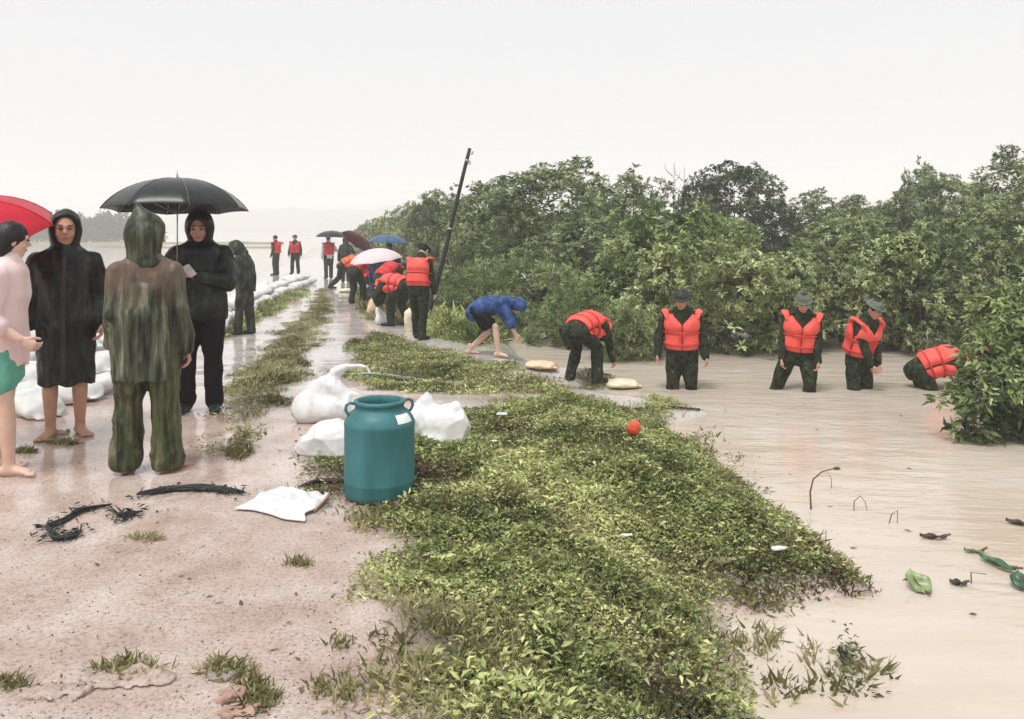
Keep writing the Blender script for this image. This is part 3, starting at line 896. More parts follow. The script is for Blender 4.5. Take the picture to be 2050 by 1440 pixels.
weeds('grass', 'thin weeds poking out of the shallow water at lower right', [
    dict(poly=wtuft(*a), dens=2600, kind='blade', h=.12, len=.24, wid=.005, cols=GO, seed=80 + i, nz=.1, edge=.1, sink=.6) for i, a in enumerate([
        (1690, 1360, 130, 60), (1560, 1390, 60, 45), (1520, 1290, 60, 50), (1620, 1310, 40, 40), (1530, 1220, 60, 16), (1730, 1340, 60, 30)])] +
    [dict(poly=wtuft(1690, 1345, 130, 55), dens=3000, kind='leaf', h=.34, len=.035, wid=.4, cols=((.03, .04, .02), (.09, .11, .04), (.2, .2, .1)), seed=88, sink=.6)])
weeds('dead_weeds', 'matted brown dead stems at the tip of the near bank', [
    dict(poly=gpoly([(1560, 1060), (1640, 1090), (1740, 1195), (1640, 1190), (1560, 1130)]), dens=1500, kind='blade', h=.14, len=.17, wid=.006, cols=((.05, .03, .02), (.14, .075, .045), (.26, .17, .1)), seed=95, sink=.5),
    dict(poly=[W(1440, 1120), W(1560, 1080), W(1650, 1110), W(1750, 1195), W(1600, 1215), W(1445, 1240)], dens=3000, kind='blade', h=.12, len=.10, wid=.005, cols=((.06, .04, .025), (.17, .10, .06), (.32, .24, .13)), seed=97, sink=.3, nz=.15),
    dict(poly=[W(1430, 1110), W(1560, 1070), W(1650, 1110), W(1740, 1190), W(1600, 1210), W(1445, 1235)], dens=3200, kind='leaf', h=.08, len=.03, wid=.45, cols=GC, seed=98, sink=.1, nz=.2, brown=.05),
    dict(poly=gpoly([(1330, 1240), (1460, 1230), (1470, 1340), (1380, 1340)]), dens=900, kind='blade', h=.1, len=.12, wid=.005, cols=((.05, .03, .02), (.12, .075, .045), (.2, .15, .1)), seed=96, sink=.2)])

# ------------------------------------------------------------------ people
def rotz(v, a):
    v = np.asarray(v, float); c, s = math.cos(a), math.sin(a)
    return np.stack([v[..., 0] * c - v[..., 1] * s, v[..., 0] * s + v[..., 1] * c, v[..., 2]], -1)
def ik(a, t, l1, l2, pole):
    a = np.asarray(a, float); t = np.asarray(t, float); d = t - a; L = np.linalg.norm(d)
    mx = (l1 + l2) * .999
    if L > mx: t = a + d / L * mx; d = t - a; L = mx
    w = d / L
    p = np.asarray(pole, float); p = p - w * np.dot(p, w)
    if np.linalg.norm(p) < 1e-6: p = frame(w)[0]
    p /= np.linalg.norm(p)
    x = (l1 * l1 - l2 * l2 + L * L) / (2 * L); h = math.sqrt(max(l1 * l1 - x * x, 0))
    return a + w * x + p * h, t
class Sk: pass
TU = np.array([-.16, 0, .3, .62, .86, 1.0]); TA = np.array([.14, .165, .143, .168, .175, .075]); TB = np.array([.10, .115, .10, .12, .10, .06])
def skeleton(ps):
    k = Sk(); k.ps = ps; g = ps.get
    P = np.array(g('pel', (0, 0, .93)), float); lean, curl, sl_ = R(g('lean', 2)), R(g('curl', 0)), R(g('slean', 0))
    tw = R(g('twist', 0))
    n = 11; us = np.linspace(0, 1, n); pts = [P]; dirs = []
    for u in us:
        a = lean + curl * (u - .3)
        d = np.array([math.sin(sl_), math.sin(a) * math.cos(sl_), math.cos(a) * math.cos(sl_)]); dirs.append(d)
    for i in range(1, n): pts.append(pts[-1] + dirs[i - 1] * .5 / (n - 1))
    k.us, k.sp, k.dirs = us, np.array(pts), np.array(dirs)
    sd = []
    for i, d in enumerate(dirs):
        a = tw * us[i]; s0 = np.array([math.cos(a), math.sin(a), 0]); s0 = s0 - d * np.dot(s0, d); sd.append(s0 / np.linalg.norm(s0))
    k.sd = np.array(sd)
    def fr(u):
        u_ = min(max(u, 0), 1); c = np.array([np.interp(u_, us, k.sp[:, i]) for i in range(3)])
        d = unit(np.array([np.interp(u_, us, k.dirs[:, i]) for i in range(3)])); s0 = unit(np.array([np.interp(u_, us, k.sd[:, i]) for i in range(3)]))
        c = c + d * (u - u_) * .5
        return c, d, s0, np.cross(d, s0)
    k.fr = fr
    c, d, s0, f0 = fr(.87); sw = g('sw', .175)
    k.shR = c + s0 * sw - d * .01; k.shL = c - s0 * sw - d * .01
    k.neck = fr(1.0)[0]
    hp = R(g('hp', g('lean', 2) + g('curl', 0) * .7)); hy = R(g('hy', 0))
    hd = np.array([0, math.sin(hp), math.cos(hp)]); hf = np.array([0, math.cos(hp), -math.sin(hp)])
    hr = np.array([1.0, 0, 0])
    M = np.stack([hr, hf, hd]); M = np.stack([hr * math.cos(hy) + hf * math.sin(hy) * 1, -hr * math.sin(hy) + hf * math.cos(hy), hd])
    k.hM = M                                     # rows: right, forward, up of the head
    k.hc = k.neck + .35 * fr(1.0)[1] * .12 + hd * .125 + M[1] * .015
    c, d, s0, f0 = fr(0.0)
    k.hipR = P + s0 * .092 - d * .04; k.hipL = P - s0 * .092 - d * .04
    k.anR = np.array(g('ar', (.1, 0, .085)), float); k.anL = np.array(g('al', (-.1, 0, .085)), float)
    k.knR, k.anR = ik(k.hipR, k.anR, .403, .405, g('kr', (.15, 1, 0))); k.knL, k.anL = ik(k.hipL, k.anL, .403, .405, g('kl', (-.15, 1, 0)))
    k.wrR = np.array(g('wr', (.27, .05, .84)), float); k.wrL = np.array(g('wl', (-.27, .05, .84)), float)
    k.elR, k.wrR = ik(k.shR, k.wrR, .285, .25, g('er', (.5, -1, -.2))); k.elL, k.wrL = ik(k.shL, k.wrL, .285, .25, g('el', (-.5, -1, -.2)))
    pts = np.array([k.sp.min(0), k.sp.max(0), k.hc, k.anR, k.anL, k.knR, k.knL, k.elR, k.elL, k.wrR, k.wrL, k.shR, k.shL])
    k.lo, k.hi = pts.min(0), pts.max(0)
    return k
def torso_pts(k, u0, u1, n=10):
    us = np.linspace(u0, u1, n); f = [k.fr(u) for u in us]
    return us, np.array([a[0] for a in f]), np.array([a[2] for a in f])
def add_torso(F, k, inf, u0=-.16, u1=1.0, kk=.03, bel=0.0):
    us, P, S = torso_pts(k, u0, u1)
    a = np.interp(us, TU, TA) + inf; b = np.interp(us, TU, TB) + inf + bel * np.exp(-((us - .3) / .25) ** 2)
    F.loft(P, a, b, S, kk)
def add_arm(F, sh, el, wr, r, kk=.03):
    F.loft([sh, sh + (el - sh) * .5, el, el + (wr - el) * .35, wr], r, k=kk)
def add_leg(F, hip, kn, an, r, kk=.03):
    F.loft([hip, hip + (kn - hip) * .5, kn, kn + (an - kn) * .35, an], r, k=kk)
def hand(mb, el, wr, side, curl=.5, vx=.006, thumb=None, nrm=None, spread=.06):
    """palm, four unequal fingers with two bends each, thumb from the side of the palm"""
    d = unit(wr - el); n = np.array(nrm, float) if nrm is not None else np.array([-side * 1.0, .2, 0])
    n = n - d * np.dot(n, d); n = unit(n)                     # palm faces n
    t = np.cross(d, n) * side                                  # towards the thumb
    if thumb is not None and np.dot(t, thumb) < 0: t = -t
    F = Field(wr - .13, wr + .13, vx)
    F.loft([wr - d * .03, wr + d * .02, wr + d * .085], [.026, .034, .040], [.02, .017, .013], t, .01)
    for i, (o, L, r) in enumerate([(.03, .072, .0088), (.010, .080, .009), (-.010, .074, .0088), (-.029, .058, .008)]):
        p = wr + d * .082 + t * o; a0 = curl * .9; pts = [p - d * .02, p]; dd = unit(d + t * o * spread * 20)
        for j, fl in enumerate((.45, .32, .23)):
            a0 += curl * (.25 if j == 0 else .75)
            pts.append(pts[-1] + (dd * math.cos(a0) + n * math.sin(a0)) * L * fl)
        F.loft(pts, [r * 1.05, r * 1.05, r, r * .95, r * .8], k=.004)
    b = wr + d * .025 + t * .028
    dt = unit(d * .75 + t * .65 + n * .35)
    F.loft([b, b + dt * .035, b + dt * .035 + unit(d + n * (.3 + curl * .6) + t * .15) * .045], [.013, .0115, .009], k=.006)
    mb.add(*F.net())
def foot(mb, an, yaw, side, vx=.008):
    z0 = an[2] - .085; f = np.array([-math.sin(yaw), math.cos(yaw), 0]); s = np.array([math.cos(yaw), math.sin(yaw), 0])
    b = np.array([an[0], an[1], z0])
    F = Field(b - .24, b + .24, vx)
    F.loft([an + np.array([0, 0, .06]), an - np.array([0, 0, .02])], [.036, .038], k=.02)
    F.loft([b - f * .045 + [0, 0, .033], b + f * .05 + [0, 0, .034], b + f * .125 + [0, 0, .022]], [.032, .036, .044], [.032, .032, .02], s, .025)
    for i in range(5):
        o = (i - 2) * .0175 * side; L = .06 - .007 * i
        q = b + f * .13 - s * o + [0, 0, .014]
        F.loft([q, q + f * L * .7], [.0125 if i == 0 else .0095] * 2, k=.006)
    F.cut_plane(b + [0, 0, .002], (0, 0, -1))
    mb.add(*F.net())
def shoe_mesh(an, yaw, vx, top=.16):
    z0 = an[2] - .085; f = np.array([-math.sin(yaw), math.cos(yaw), 0]); s = np.array([math.cos(yaw), math.sin(yaw), 0])
    b = np.array([an[0], an[1], z0]); F = Field(b - .26, b + .26, vx)
    F.loft([an + np.array([0, 0, top - .085]), an - np.array([0, 0, .03])], [.056, .05], k=.02)
    F.loft([b - f * .05 + [0, 0, .04], b + f * .06 + [0, 0, .042], b + f * .15 + [0, 0, .032], b + f * .19 + [0, 0, .028]], [.04, .043, .05, .04], [.04, .042, .034, .028], s, .03)
    F.cut_plane(b + [0, 0, .001], (0, 0, -1))
    mb = MB(); mb.add(*F.net()); return mb.mesh('shoe')
def head(mb, k, vx):
    c, M = k.hc, k.hM
    def L(x, y, z): return c + x * M[0] + y * M[1] + z * M[2]
    F = Field(c - .17, c + .17, vx)
    F.ell(L(0, -.012, .03), (.077, .096, .092), M, .02)
    F.ell(L(0, .018, -.035), (.062, .074, .082), M, .03)
    F.ell(L(0, .05, -.095), (.03, .03, .022), M, .03)
    F.loft([L(0, .086, .026), L(0, .104, -.014)], [.009, .015], k=.012)
    F.loft([L(-.045, .075, .036), L(0, .088, .036), L(.045, .075, .036)], [.012, .012, .012], k=.015)
    for s in (-1, 1):
        F.ell(L(s * .078, -.008, -.002), (.012, .022, .033), M, .008)
        F.ell(L(s * .042, .06, -.025), (.024, .022, .02), M, .02)
        F.cut_ell(L(s * .032, .096, .017), (.017, .014, .010), M, .012)
    F.ell(L(0, .082, -.056), (.024, .012, .010), M, .01)
    F.loft([k.neck - k.fr(1.)[1] * .04, k.neck + (c - k.neck) * .55], [.058, .053], k=.02)
    mb.add(*F.net())
def body(k, o, vx):
    F = Field(k.lo - .2, k.hi + .2, max(vx, .014))
    add_torso(F, k, -.012)
    F.loft([k.neck - k.fr(1.)[1] * .05, k.neck + (k.hc - k.neck) * .5], [.06, .053], k=.04)
    for sh, el, wr in ((k.shR, k.elR, k.wrR), (k.shL, k.elL, k.wrL)): add_arm(F, sh, el, wr, [.056, .047, .039, .04, .027])
    for h, kn, an in ((k.hipR, k.knR, k.anR), (k.hipL, k.knL, k.anL)): add_leg(F, h, kn, an, [.085, .075, .053, .056, .036])
    mb = MB(); mb.add(*F.net()); head(mb, k, vx * .75)
    hv = min(vx * .75, .009)
    hand(mb, k.elR, k.wrR, 1, o.get('curl', .55), hv, nrm=o.get('nr')); hand(mb, k.elL, k.wrL, -1, o.get('curl', .55), hv, nrm=o.get('nl'))
    if o.get('barefoot'):
        foot(mb, k.anR, R(o.get('tr', -8)), 1, max(.008, vx * .8)); foot(mb, k.anL, R(o.get('tl', 8)), -1, max(.008, vx * .8))
    return mb.mesh('body')
def jacket(k, vx, inf=.03, u0=-.16, sleeve=1.0, hemz=None, hemr=None, arm=(.075, .07, .06, .058, .048), wr_amp=.012, seed=1, bel=.0, collar=True, stretch=(1, 1, .45)):
    lo = k.lo - .25; F = Field(lo, k.hi + .12, vx)
    add_torso(F, k, inf, u0, .97, .03, bel)
    if hemz is not None:
        w, d, s0, f0 = k.fr(.2); hm = (k.anR + k.anL) / 2 * .5 + k.fr(0)[0] * .5; h = np.array([hm[0], hm[1], hemz - .06])
        m = w * .5 + h * .5; F.loft([w, m, h], [np.interp(.2, TU, TA) + inf, (hemr[0] + .19) / 2 + .01, hemr[0]], [np.interp(.2, TU, TB) + inf + bel, (hemr[1] + .15) / 2 + .01, hemr[1]], s0, .06)
    arm = np.array(arm)
    for sh, el, wr in ((k.shR, k.elR, k.wrR), (k.shL, k.elL, k.wrL)):
        e = el + (wr - el) * sleeve; add_arm(F, sh, el, e, arm, .022)
    if collar: F.loft([k.neck - k.fr(1.)[1] * .03, k.neck + k.fr(1.)[1] * .035], [.085, .075], k=.03)
    F.wrinkle(wr_amp, 9, seed, stretch)
    if vx < .0145: F.crease(wr_amp * 1.1, 7, seed + 20, (1, 1, .4))
    if hemz is not None:
        F.D = np.where(F.P[..., 2] < hemz + .25, np.maximum(F.D, np.where(np.linalg.norm(F.P[..., :2] - ((k.anR + k.anL) / 2)[:2], axis=-1) < .6, hemz - F.P[..., 2] + .012 * np.sin(F.P[..., 0] * 40), -1)), F.D).astype(np.float32)
    mb = MB(); mb.add(*F.net()); return mb.mesh('jacket')
def trousers(k, vx, r=(.105, .10, .085, .082, .075), stop=1.0, hip=.03, wr_amp=.012, seed=2):
    F = Field(np.minimum(k.lo, k.lo) - .16, np.array([k.hi[0] + .1, k.hi[1] + .1, max(k.fr(.3)[0][2], k.hipR[2]) + .2]), vx)
    add_torso(F, k, hip - .015, -.16, .28)
    for h, kn, an in ((k.hipR, k.knR, k.anR), (k.hipL, k.knL, k.anL)):
        an2 = kn + (an - kn) * (stop - 1) if stop > 1 else an
        if stop <= 1: e = kn + (an - kn) * max(stop, 0.0) if stop >= .0 else kn + (h - kn) * -stop
        else: e = an
        if stop >= .1: add_leg(F, h, kn, e, np.array(r))
        else:
            e = kn + (h - kn) * (-stop); F.loft([h, (h + e) / 2, e], [r[0], r[1], r[2]], k=.03)
    F.wrinkle(wr_amp, 10, seed, (1, 1, .5))
    if vx < .0145: F.crease(wr_amp * 1.0, 8, seed + 20, (1, 1, .6))
    if stop >= 1:
        zc = min(k.anR[2], k.anL[2]) - .06; F.D = np.maximum(F.D, zc - F.P[..., 2]).astype(np.float32)
    mb = MB(); mb.add(*F.net()); return mb.mesh('trousers')
def hair_mesh(k, vx, long=False):
    c, M = k.hc, k.hM; L = lambda x, y, z: c + x * M[0] + y * M[1] + z * M[2]
    F = Field(c - .26, c + .17, vx)
    F.ell(L(0, -.016, .036), (.088, .104, .100), M, .02)
    if long: F.loft([L(0, -.05, 0), L(0, -.06, -.08), L(0, -.05, -.17)], [.095, .09, .07], [.07, .06, .045], M[0], .04)
    F.cut_ell(L(0, .105, -.045), (.085, .10, .098), M, .01)
    if not long: F.cut_plane(L(0, -.05, -.045), -M[2] - .3 * M[1])
    F.wrinkle(.004, 40, 3)
    mb = MB(); mb.add(*F.net()); return mb.mesh('hair')
def hat_mesh(k, vx, brim=.05, all_round=True):
    c, M = k.hc, k.hM; L = lambda x, y, z: c + x * M[0] + y * M[1] + z * M[2]
    F = Field(c - .2, c + .22, vx)
    F.ell(L(0, -.012, .05), (.096, .113, .082), M, .01)
    F.cut_plane(L(0, 0, .045), -M[2])
    if all_round: F.ell(L(0, .0, .05), (.098 + brim, .118 + brim, .013), M, .012)
    else: F.ell(L(0, .09, .05), (.075, .05 + brim, .012), M, .012)
    mb = MB(); mb.add(*F.net()); return mb.mesh('hat')
def hood_mesh(k, vx, peak=0.0, open_=1.0, drape=True, seed=1):
    c, M = k.hc, k.hM; L = lambda x, y, z: c + x * M[0] + y * M[1] + z * M[2]
    F = Field(c - np.array([.3, .3, .34]), c + .34, vx)
    F.ell(L(0, -.022, .025), (.115, .135, .142), M, .03)
    if peak: F.loft([L(0, -.03, .05), L(0, -.085, .12 + peak)], [.10, .03], k=.05)
    if drape: F.loft([L(0, -.03, -.02), k.neck + M[1] * -.02 + np.array([0, 0, .02]), k.neck - k.fr(1.)[1] * .02], [.108, .10, .13], [.12, .105, .11], M[0], .05)
    F.wrinkle(.007, 14, seed, (1, 1, .5))
    F.cut_ell(L(0, .10, -.005), (.082 * open_, .13, .112 * open_), M, .02)
    mb = MB(); mb.add(*F.net()); return mb.mesh('hood')
def vest_parts(k, inf=.045, thick=.05):
    """a foam life vest: two front panels open in a V, back panel, shoulder straps; belts"""
    def T(u, ph, off):
        c, d, s0, f0 = k.fr(u); uu = min(max(u, -.1), .86)
        a = np.interp(uu, TU, TA) + inf + off - .01; b = np.interp(uu, TU, TB) + inf + off
        if u > .8: a *= 1 - (u - .8) * .9; b *= 1 - (u - .8) * .9
        return c + s0 * a * math.sin(ph) + f0 * b * math.cos(ph)
    mb = MB()
    def panel(lo, hi, u0, u1, nu=17, nv=9):
        def sheet(o):
            V = np.zeros((nu, nv, 3))
            for i in range(nu):
                u = u0 + (u1 - u0) * i / (nu - 1); l, h = lo(u), hi(u); t = i / (nu - 1)
                seam = .45 + .55 * min(1, abs(math.sin(math.pi * 2 * t)) ** .5 * 1.15)
                for j in range(nv):
                    s = j / (nv - 1); ed = min(1, (4 * s * (1 - s)) ** .35 + .05)
                    V[i, j] = T(u, l + (h - l) * s, thick * seam * ed * min(1, (4 * t * (1 - t)) ** .3 + .1) if o else -.012)
            return V.reshape(-1, 3)
        a, b = sheet(1), sheet(0); f = grid_faces(nu, nv); mb.add(a, f[:, ::-1]); mb.add(b, f)
        rim = [i * nv for i in range(nu)] + [(nu - 1) * nv + j for j in range(1, nv)] + [i * nv + nv - 1 for i in range(nu - 2, -1, -1)] + [j for j in range(nv - 2, 0, -1)]
        n0 = len(rim); A = np.concatenate([a[rim], b[rim]]); q = np.arange(n0); mb.add(A, np.stack([q, (q + 1) % n0, (q + 1) % n0 + n0, q + n0], 1))
    vneck = lambda u: R(1.5) + R(40) * max(0, (u - .66) / .27) ** 1.2
    side = lambda u: R(86) - R(22) * max(0, (u - .55) / .35)
    panel(vneck, side, .02, .93); panel(lambda u: -side(u), lambda u: -vneck(u), .02, .93)
    panel(lambda u: R(180) - side(u), lambda u: R(180) + side(u), .02, .97, nv=17)
    for s in (1, -1):
        pts = [T(.84, s * R(52), .03), T(.95, s * R(62), .055), T(1.0, s * R(95), .06), T(.96, s * R(125), .055), T(.86, s * R(135), .03)]
        c, d, s0, f0 = k.fr(.98); v = Field(np.min(pts, 0) - .1, np.max(pts, 0) + .1, .012)
        v.loft(pts, .045, .022, None, .02); mb.add(*v.net())
    belts = MB()
    for u in (.16, .46):
        n = 28; V = []
        for i in range(n):
            ph = 2 * math.pi * i / n
            V += [T(u - .02, ph, thick * .93 + .006), T(u + .02, ph, thick * .93 + .006), T(u + .02, ph, thick * .5), T(u - .02, ph, thick * .5)]
        q = []
        for i in range(n):
            j = (i + 1) % n
            for a in range(4): q.append((i * 4 + a, j * 4 + a, j * 4 + (a + 1) % 4, i * 4 + (a + 1) % 4))
        belts.add(np.array(V), np.array(q)[:, ::-1])
    return mb.mesh('life_vest'), belts.mesh('belt')
def person(label, loc, yaw, H, pose, o, vx=.013, group=None):
    e = empty('person', loc, R(yaw)); s = H / 1.72; e.scale = (s, s, s)
    k = skeleton(pose); e_k = k
    obj('body', body(k, o, vx), MATS[o.get('skin', 'skin')], e)
    top = o['top']; obj(top.get('name', 'jacket'), jacket(k, vx, **top['a']), MATS[top['m']], e)
    if 'legs' in o: obj(o['legs'].get('name', 'trousers'), trousers(k, vx, **o['legs'].get('a', {})), MATS[o['legs']['m']], e)
    if 'vest' in o:
        vm, bm = vest_parts(k, o.get('vinf', .045)); v = obj('life_vest', vm, MATS[o['vest']], e); obj('belt', bm, MATS['webbing'], v)
    if o.get('hair'): obj('hair', hair_mesh(k, max(.007, vx * .8), o['hair'] == 'long'), MATS['hair'], e)
    if o.get('placket'):                               # button flap and the pale shirt at the open collar
        pts = [k.fr(u)[0] + k.fr(u)[3] * (np.interp(u, TU, TB) + .055 + .03 * math.exp(-((u - .3) / .25) ** 2)) for u in (.92, .8, .6, .4, .2, .02)] + [np.array([0, .19, .62]), np.array([0, .185, .45])]
        F = Field(np.min(pts, 0) - .05, np.max(pts, 0) + .05, .009); F.loft(pts, .02, .009, (1, 0, 0), 0); m_ = MB(); m_.add(*F.net()); obj('button_flap', m_.mesh('button_flap'), MATS['flap_grey'], e)
        c0 = k.fr(.98)[0] + k.fr(.98)[3] * .085; F = Field(c0 - .1, c0 + .1, .008); F.loft([c0 + [0, -.01, .03], c0 + [0, .012, -.06]], [.042, .012], [.02, .015], (1, 0, 0)); m_ = MB(); m_.add(*F.net()); obj('shirt_collar', m_.mesh('shirt_collar'), MATS['pale_shirt'], e)
    if 'hat' in o: obj('cap' if o.get('peak_cap') else 'hat', hat_mesh(k, max(.008, vx * .8), o.get('brim', .045), not o.get('peak_cap')), MATS[o['hat']], e)
    if 'hood' in o: obj('hood', hood_mesh(k, max(.0085, vx * .8), **o.get('hooda', {})), MATS[o['hood']], e)
    if o.get('shoes'):
        for an, y in ((k.anR, o.get('tr', -10)), (k.anL, o.get('tl', 10))): obj('boot', shoe_mesh(an, R(y), max(.011, vx)), MATS[o['shoes']], e)
    if o.get('face'):
        c, M = k.hc, k.hM
        for sgn in (-1, 1):
            F = Field(-np.ones(3) * .02, np.ones(3) * .02, .0035); F.ell((0, 0, 0), (.014, .009, .006), M); mb = MB(); mb.add(*F.net())
            V = mb.V[0] + c + sgn * .032 * M[0] + .088 * M[1] + .017 * M[2]; obj('eye', new_mesh('eye', V, mb.Q[0]), MATS['eye'], e)
            F = Field(-np.ones(3) * .03, np.ones(3) * .03, .0035); F.loft([-.018 * M[0], .018 * M[0] + .003 * M[2] * sgn], .0045, k=0); mb = MB(); mb.add(*F.net())
            V = mb.V[0] + c + sgn * .034 * M[0] + .091 * M[1] + .044 * M[2]; obj('eyebrow', new_mesh('eyebrow', V, mb.Q[0]), MATS['hair'], e)
        F = Field(-np.ones(3) * .035, np.ones(3) * .035, .004); F.ell((0, 0, 0), (.025, .008, .008), M); mb = MB(); mb.add(*F.net())
        obj('mouth', new_mesh('mouth', mb.V[0] + c + .091 * M[1] - .056 * M[2], mb.Q[0]), MATS['lip'], e)
    tag(e, label, 'person', group)
    k.e = e; k.loc = np.array(loc, float); k.yaw = R(yaw); k.s = s
    k.world = lambda p: rotz(np.asarray(p, float) * s, R(yaw)) + np.array(loc, float)
    return k

# ------------------------------------------------------------------ umbrellas
def umbrella(label, apex, axis_, radius, depth, shaft, mat, handle=None, rz=0.0, group='umbrellas', ribs=True):
    """apex: top of the canopy; axis_: unit vector pointing up along the shaft"""
    s, u, d = frame(axis_, (0, 1, .01)); e = empty('umbrella', apex)
    M = np.stack([s, u, d])                                     # local -> world by rows
    def X(V): return np.asarray(V, float) @ M
    n, seg, sub = 12, 8, 8; Vs = []
    for side in (0, 1):
        for i in range(n + 1):
            t = i / n
            for j in range(seg * sub):
                a = rz + 2 * math.pi * j / (seg * sub); fr_ = (j % sub) / sub
                sc = 1 - (1 - math.cos(math.pi / 8) / math.cos((fr_ - .5) * math.pi / 4)) * (.75 + .35 * t)
                r = radius * math.sin(t * 1.15) / math.sin(1.15) * sc
                z = -depth * (1 - math.cos(t * 1.15)) / (1 - math.cos(1.15)) + .03 * t * math.sin(math.pi * fr_) * depth - side * .003
                Vs.append((r * math.cos(a), r * math.sin(a), z))
    m = seg * sub; F = grid_faces(n + 1, m, True); k0 = (n + 1) * m
    rim = np.arange(m) + n * m
    Q = np.concatenate([F[:, ::-1][:, ::-1], F[:, ::-1] + k0, np.stack([rim, np.roll(rim, -1), np.roll(rim, -1) + k0, rim + k0], 1)])
    cn = obj('canopy', new_mesh('canopy', X(Vs), Q), mat, e)
    if ribs:
        mb = MB()
        for q in range(seg):
            a = rz + 2 * math.pi * q / seg
            mb.add(*tube(X([(radius * math.sin(t * 1.15) / math.sin(1.15) * math.cos(a), radius * math.sin(t * 1.15) / math.sin(1.15) * math.sin(a), -depth * (1 - math.cos(t * 1.15)) / (1 - math.cos(1.15)) + .001) for t in np.linspace(.03, 1, 10)]), .004, 6))
        obj('seam', mb.mesh('seam'), mat if mat is MATS['umb_red'] else MATS['seam_sheen'], cn)  # grey seams paint the pale wet sheen along the ribs
    obj('shaft', (lambda b: b.mesh('shaft'))(MB().add(*tube(X([(0, 0, .01), (0, 0, -shaft)]), .006, 8))), MATS['steel'], e)
    obj('tip', (lambda b: b.mesh('tip'))(MB().add(*tube(X([(0, 0, -.005), (0, 0, .02), (0, 0, .075)]), [.011, .008, .004], 8))), MATS['steel'], e)
    obj('handle', (lambda b: b.mesh('handle'))(MB().add(*tube(X([(0, 0, -shaft + .11), (0, 0, -shaft + .05), (0, 0, -shaft), (.015, 0, -shaft - .03), (.045, 0, -shaft - .035), (.06, 0, -shaft - .01)]), .012, 8))), MATS['rubber'], e)
    if ribs:
        for q in range(seg):
            a = rz + 2 * math.pi * q / seg; pts = []
            for t in np.linspace(.06, 1, 8):
                pts.append((radius * math.sin(t * 1.15) / math.sin(1.15) * math.cos(a), radius * math.sin(t * 1.15) / math.sin(1.15) * math.sin(a), -depth * (1 - math.cos(t * 1.15)) / (1 - math.cos(1.15)) - .009))
            mb = MB(); mb.add(*tube(X(pts), .0028, 5)); m_ = len(pts) // 2
            mb.add(*tube(X([(0, 0, -depth * 1.15), pts[m_]]), .0025, 5)); obj('rib', mb.mesh('rib'), MATS['steel'], e)
    return tag(e, label, 'umbrella', group)
def along(d): return unit(np.array(d, float))

# ---- outfits
def camo(**k):
    o = dict(top=dict(m='camo', a=dict(inf=.025, u0=-.2)), legs=dict(m='camo'), shoes='boot', hair=True); o.update(k); return o

# ---- the group at left
P1g = at_ground(4, 946); RA = at_y(-102, 409, 5.76); RAX = along((-.259, -.358, .897)); P1h = RA - RAX * .60
p1 = person('barefoot person in pink shirt and green shorts cut off by left edge', P1g, -78, 1.66,
    dict(lean=3, hp=10, hy=28, wr=(.2, .19, .93), er=(.2, -1, -.3), wl=rotz(P1h - P1g, R(78)) / (1.66 / 1.72), el=(-.4, -.8, -.5), ar=(.1, .08, .085), al=(-.1, -.06, .085), kr=(.1, 1, 0)),
    dict(top=dict(name='shirt', m='pink_shirt', a=dict(inf=.03, hemz=.74, hemr=(.18, .15), sleeve=.35, arm=(.085, .085, .08, .078, .072), wr_amp=.009)),
         legs=dict(name='shorts', m='green_shorts', a=dict(r=(.108, .108, .112, .11, .11), stop=-.42)), hair='long', barefoot=True, skin='skin_pale', face=True, curl=.7), .011)
P2g = at_ground(131, 872)
p2 = person('barefoot man in a hooded black knee length raincoat facing us', P2g, 204, 1.74,
    dict(lean=1, hp=2, hy=4, wr=(.25, .06, .86), wl=(-.25, .04, .86), er=(.25, -1, 0), el=(-.25, -1, 0), ar=(.1, .02, .085), al=(-.1, -.02, .085), sw=.18),
    dict(top=dict(name='raincoat', m='poncho_black', a=dict(inf=.038, hemz=.41, hemr=(.20, .175), sleeve=.8, arm=(.085, .083, .08, .078, .075), wr_amp=.016, bel=.04)),
         hood='poncho_black', hooda=dict(open_=1.12), placket=True, barefoot=True, face=True, tr=-20, tl=22), .010)
P3g = at_ground(290, 946)
p3 = person('man seen from behind in an olive rain suit with pointed hood', P3g, 10, 1.70,
    dict(lean=2, hp=12, hy=-52, wr=(.262, .03, .83), wl=(-.215, .08, .88), er=(-.15, -1, 0), el=(.2, -1, 0), ar=(.15, -.01, .085), al=(-.13, .02, .085), sw=.172),
    dict(top=dict(name='rain_jacket', m='olive_rain', a=dict(inf=.03, hemz=.63, hemr=(.205, .165), arm=(.076, .072, .066, .064, .06), wr_amp=.016, bel=.03)),
         legs=dict(name='rain_trousers', m='olive_trousers', a=dict(r=(.118, .112, .098, .098, .105), hip=.05, wr_amp=.016)), hood='olive_hood', hooda=dict(peak=.07, open_=.95), barefoot=True, tr=-38, tl=6, nr=(-1, -.3, 0)), .010)
P4g = at_ground(402, 822)
p4 = person('man in dark hooded raincoat and black trousers holding a phone', P4g, 190, 1.76,
    dict(lean=2, hp=16, hy=0, wr=(.155, .25, 1.2), wl=(-.03, .28, 1.19), er=(1, -.6, -.6), el=(-1.2, -.5, -.5), ar=(.12, 0, .085), al=(-.12, .02, .085), sw=.185),
    dict(top=dict(name='raincoat', m='poncho_black', a=dict(inf=.045, hemz=.8, hemr=(.21, .17), arm=(.095, .09, .082, .075, .055), wr_amp=.011)),
         legs=dict(m='black_cloth'), hood='poncho_black', hooda=dict(open_=.9), face=True, shoes='boot', curl=.9), .011)
U4 = p4.world((.155, .18, 2.01))
umbrella('large black wet umbrella over the man with the phone', U4, along((-.02, .05, 1)), .60, .27, .84, MATS['umb_black'], rz=.25)
ph_c = p4.world((.02, .37, 1.235)); mb = MB(); a_, b_, c_ = .035, .004, .072
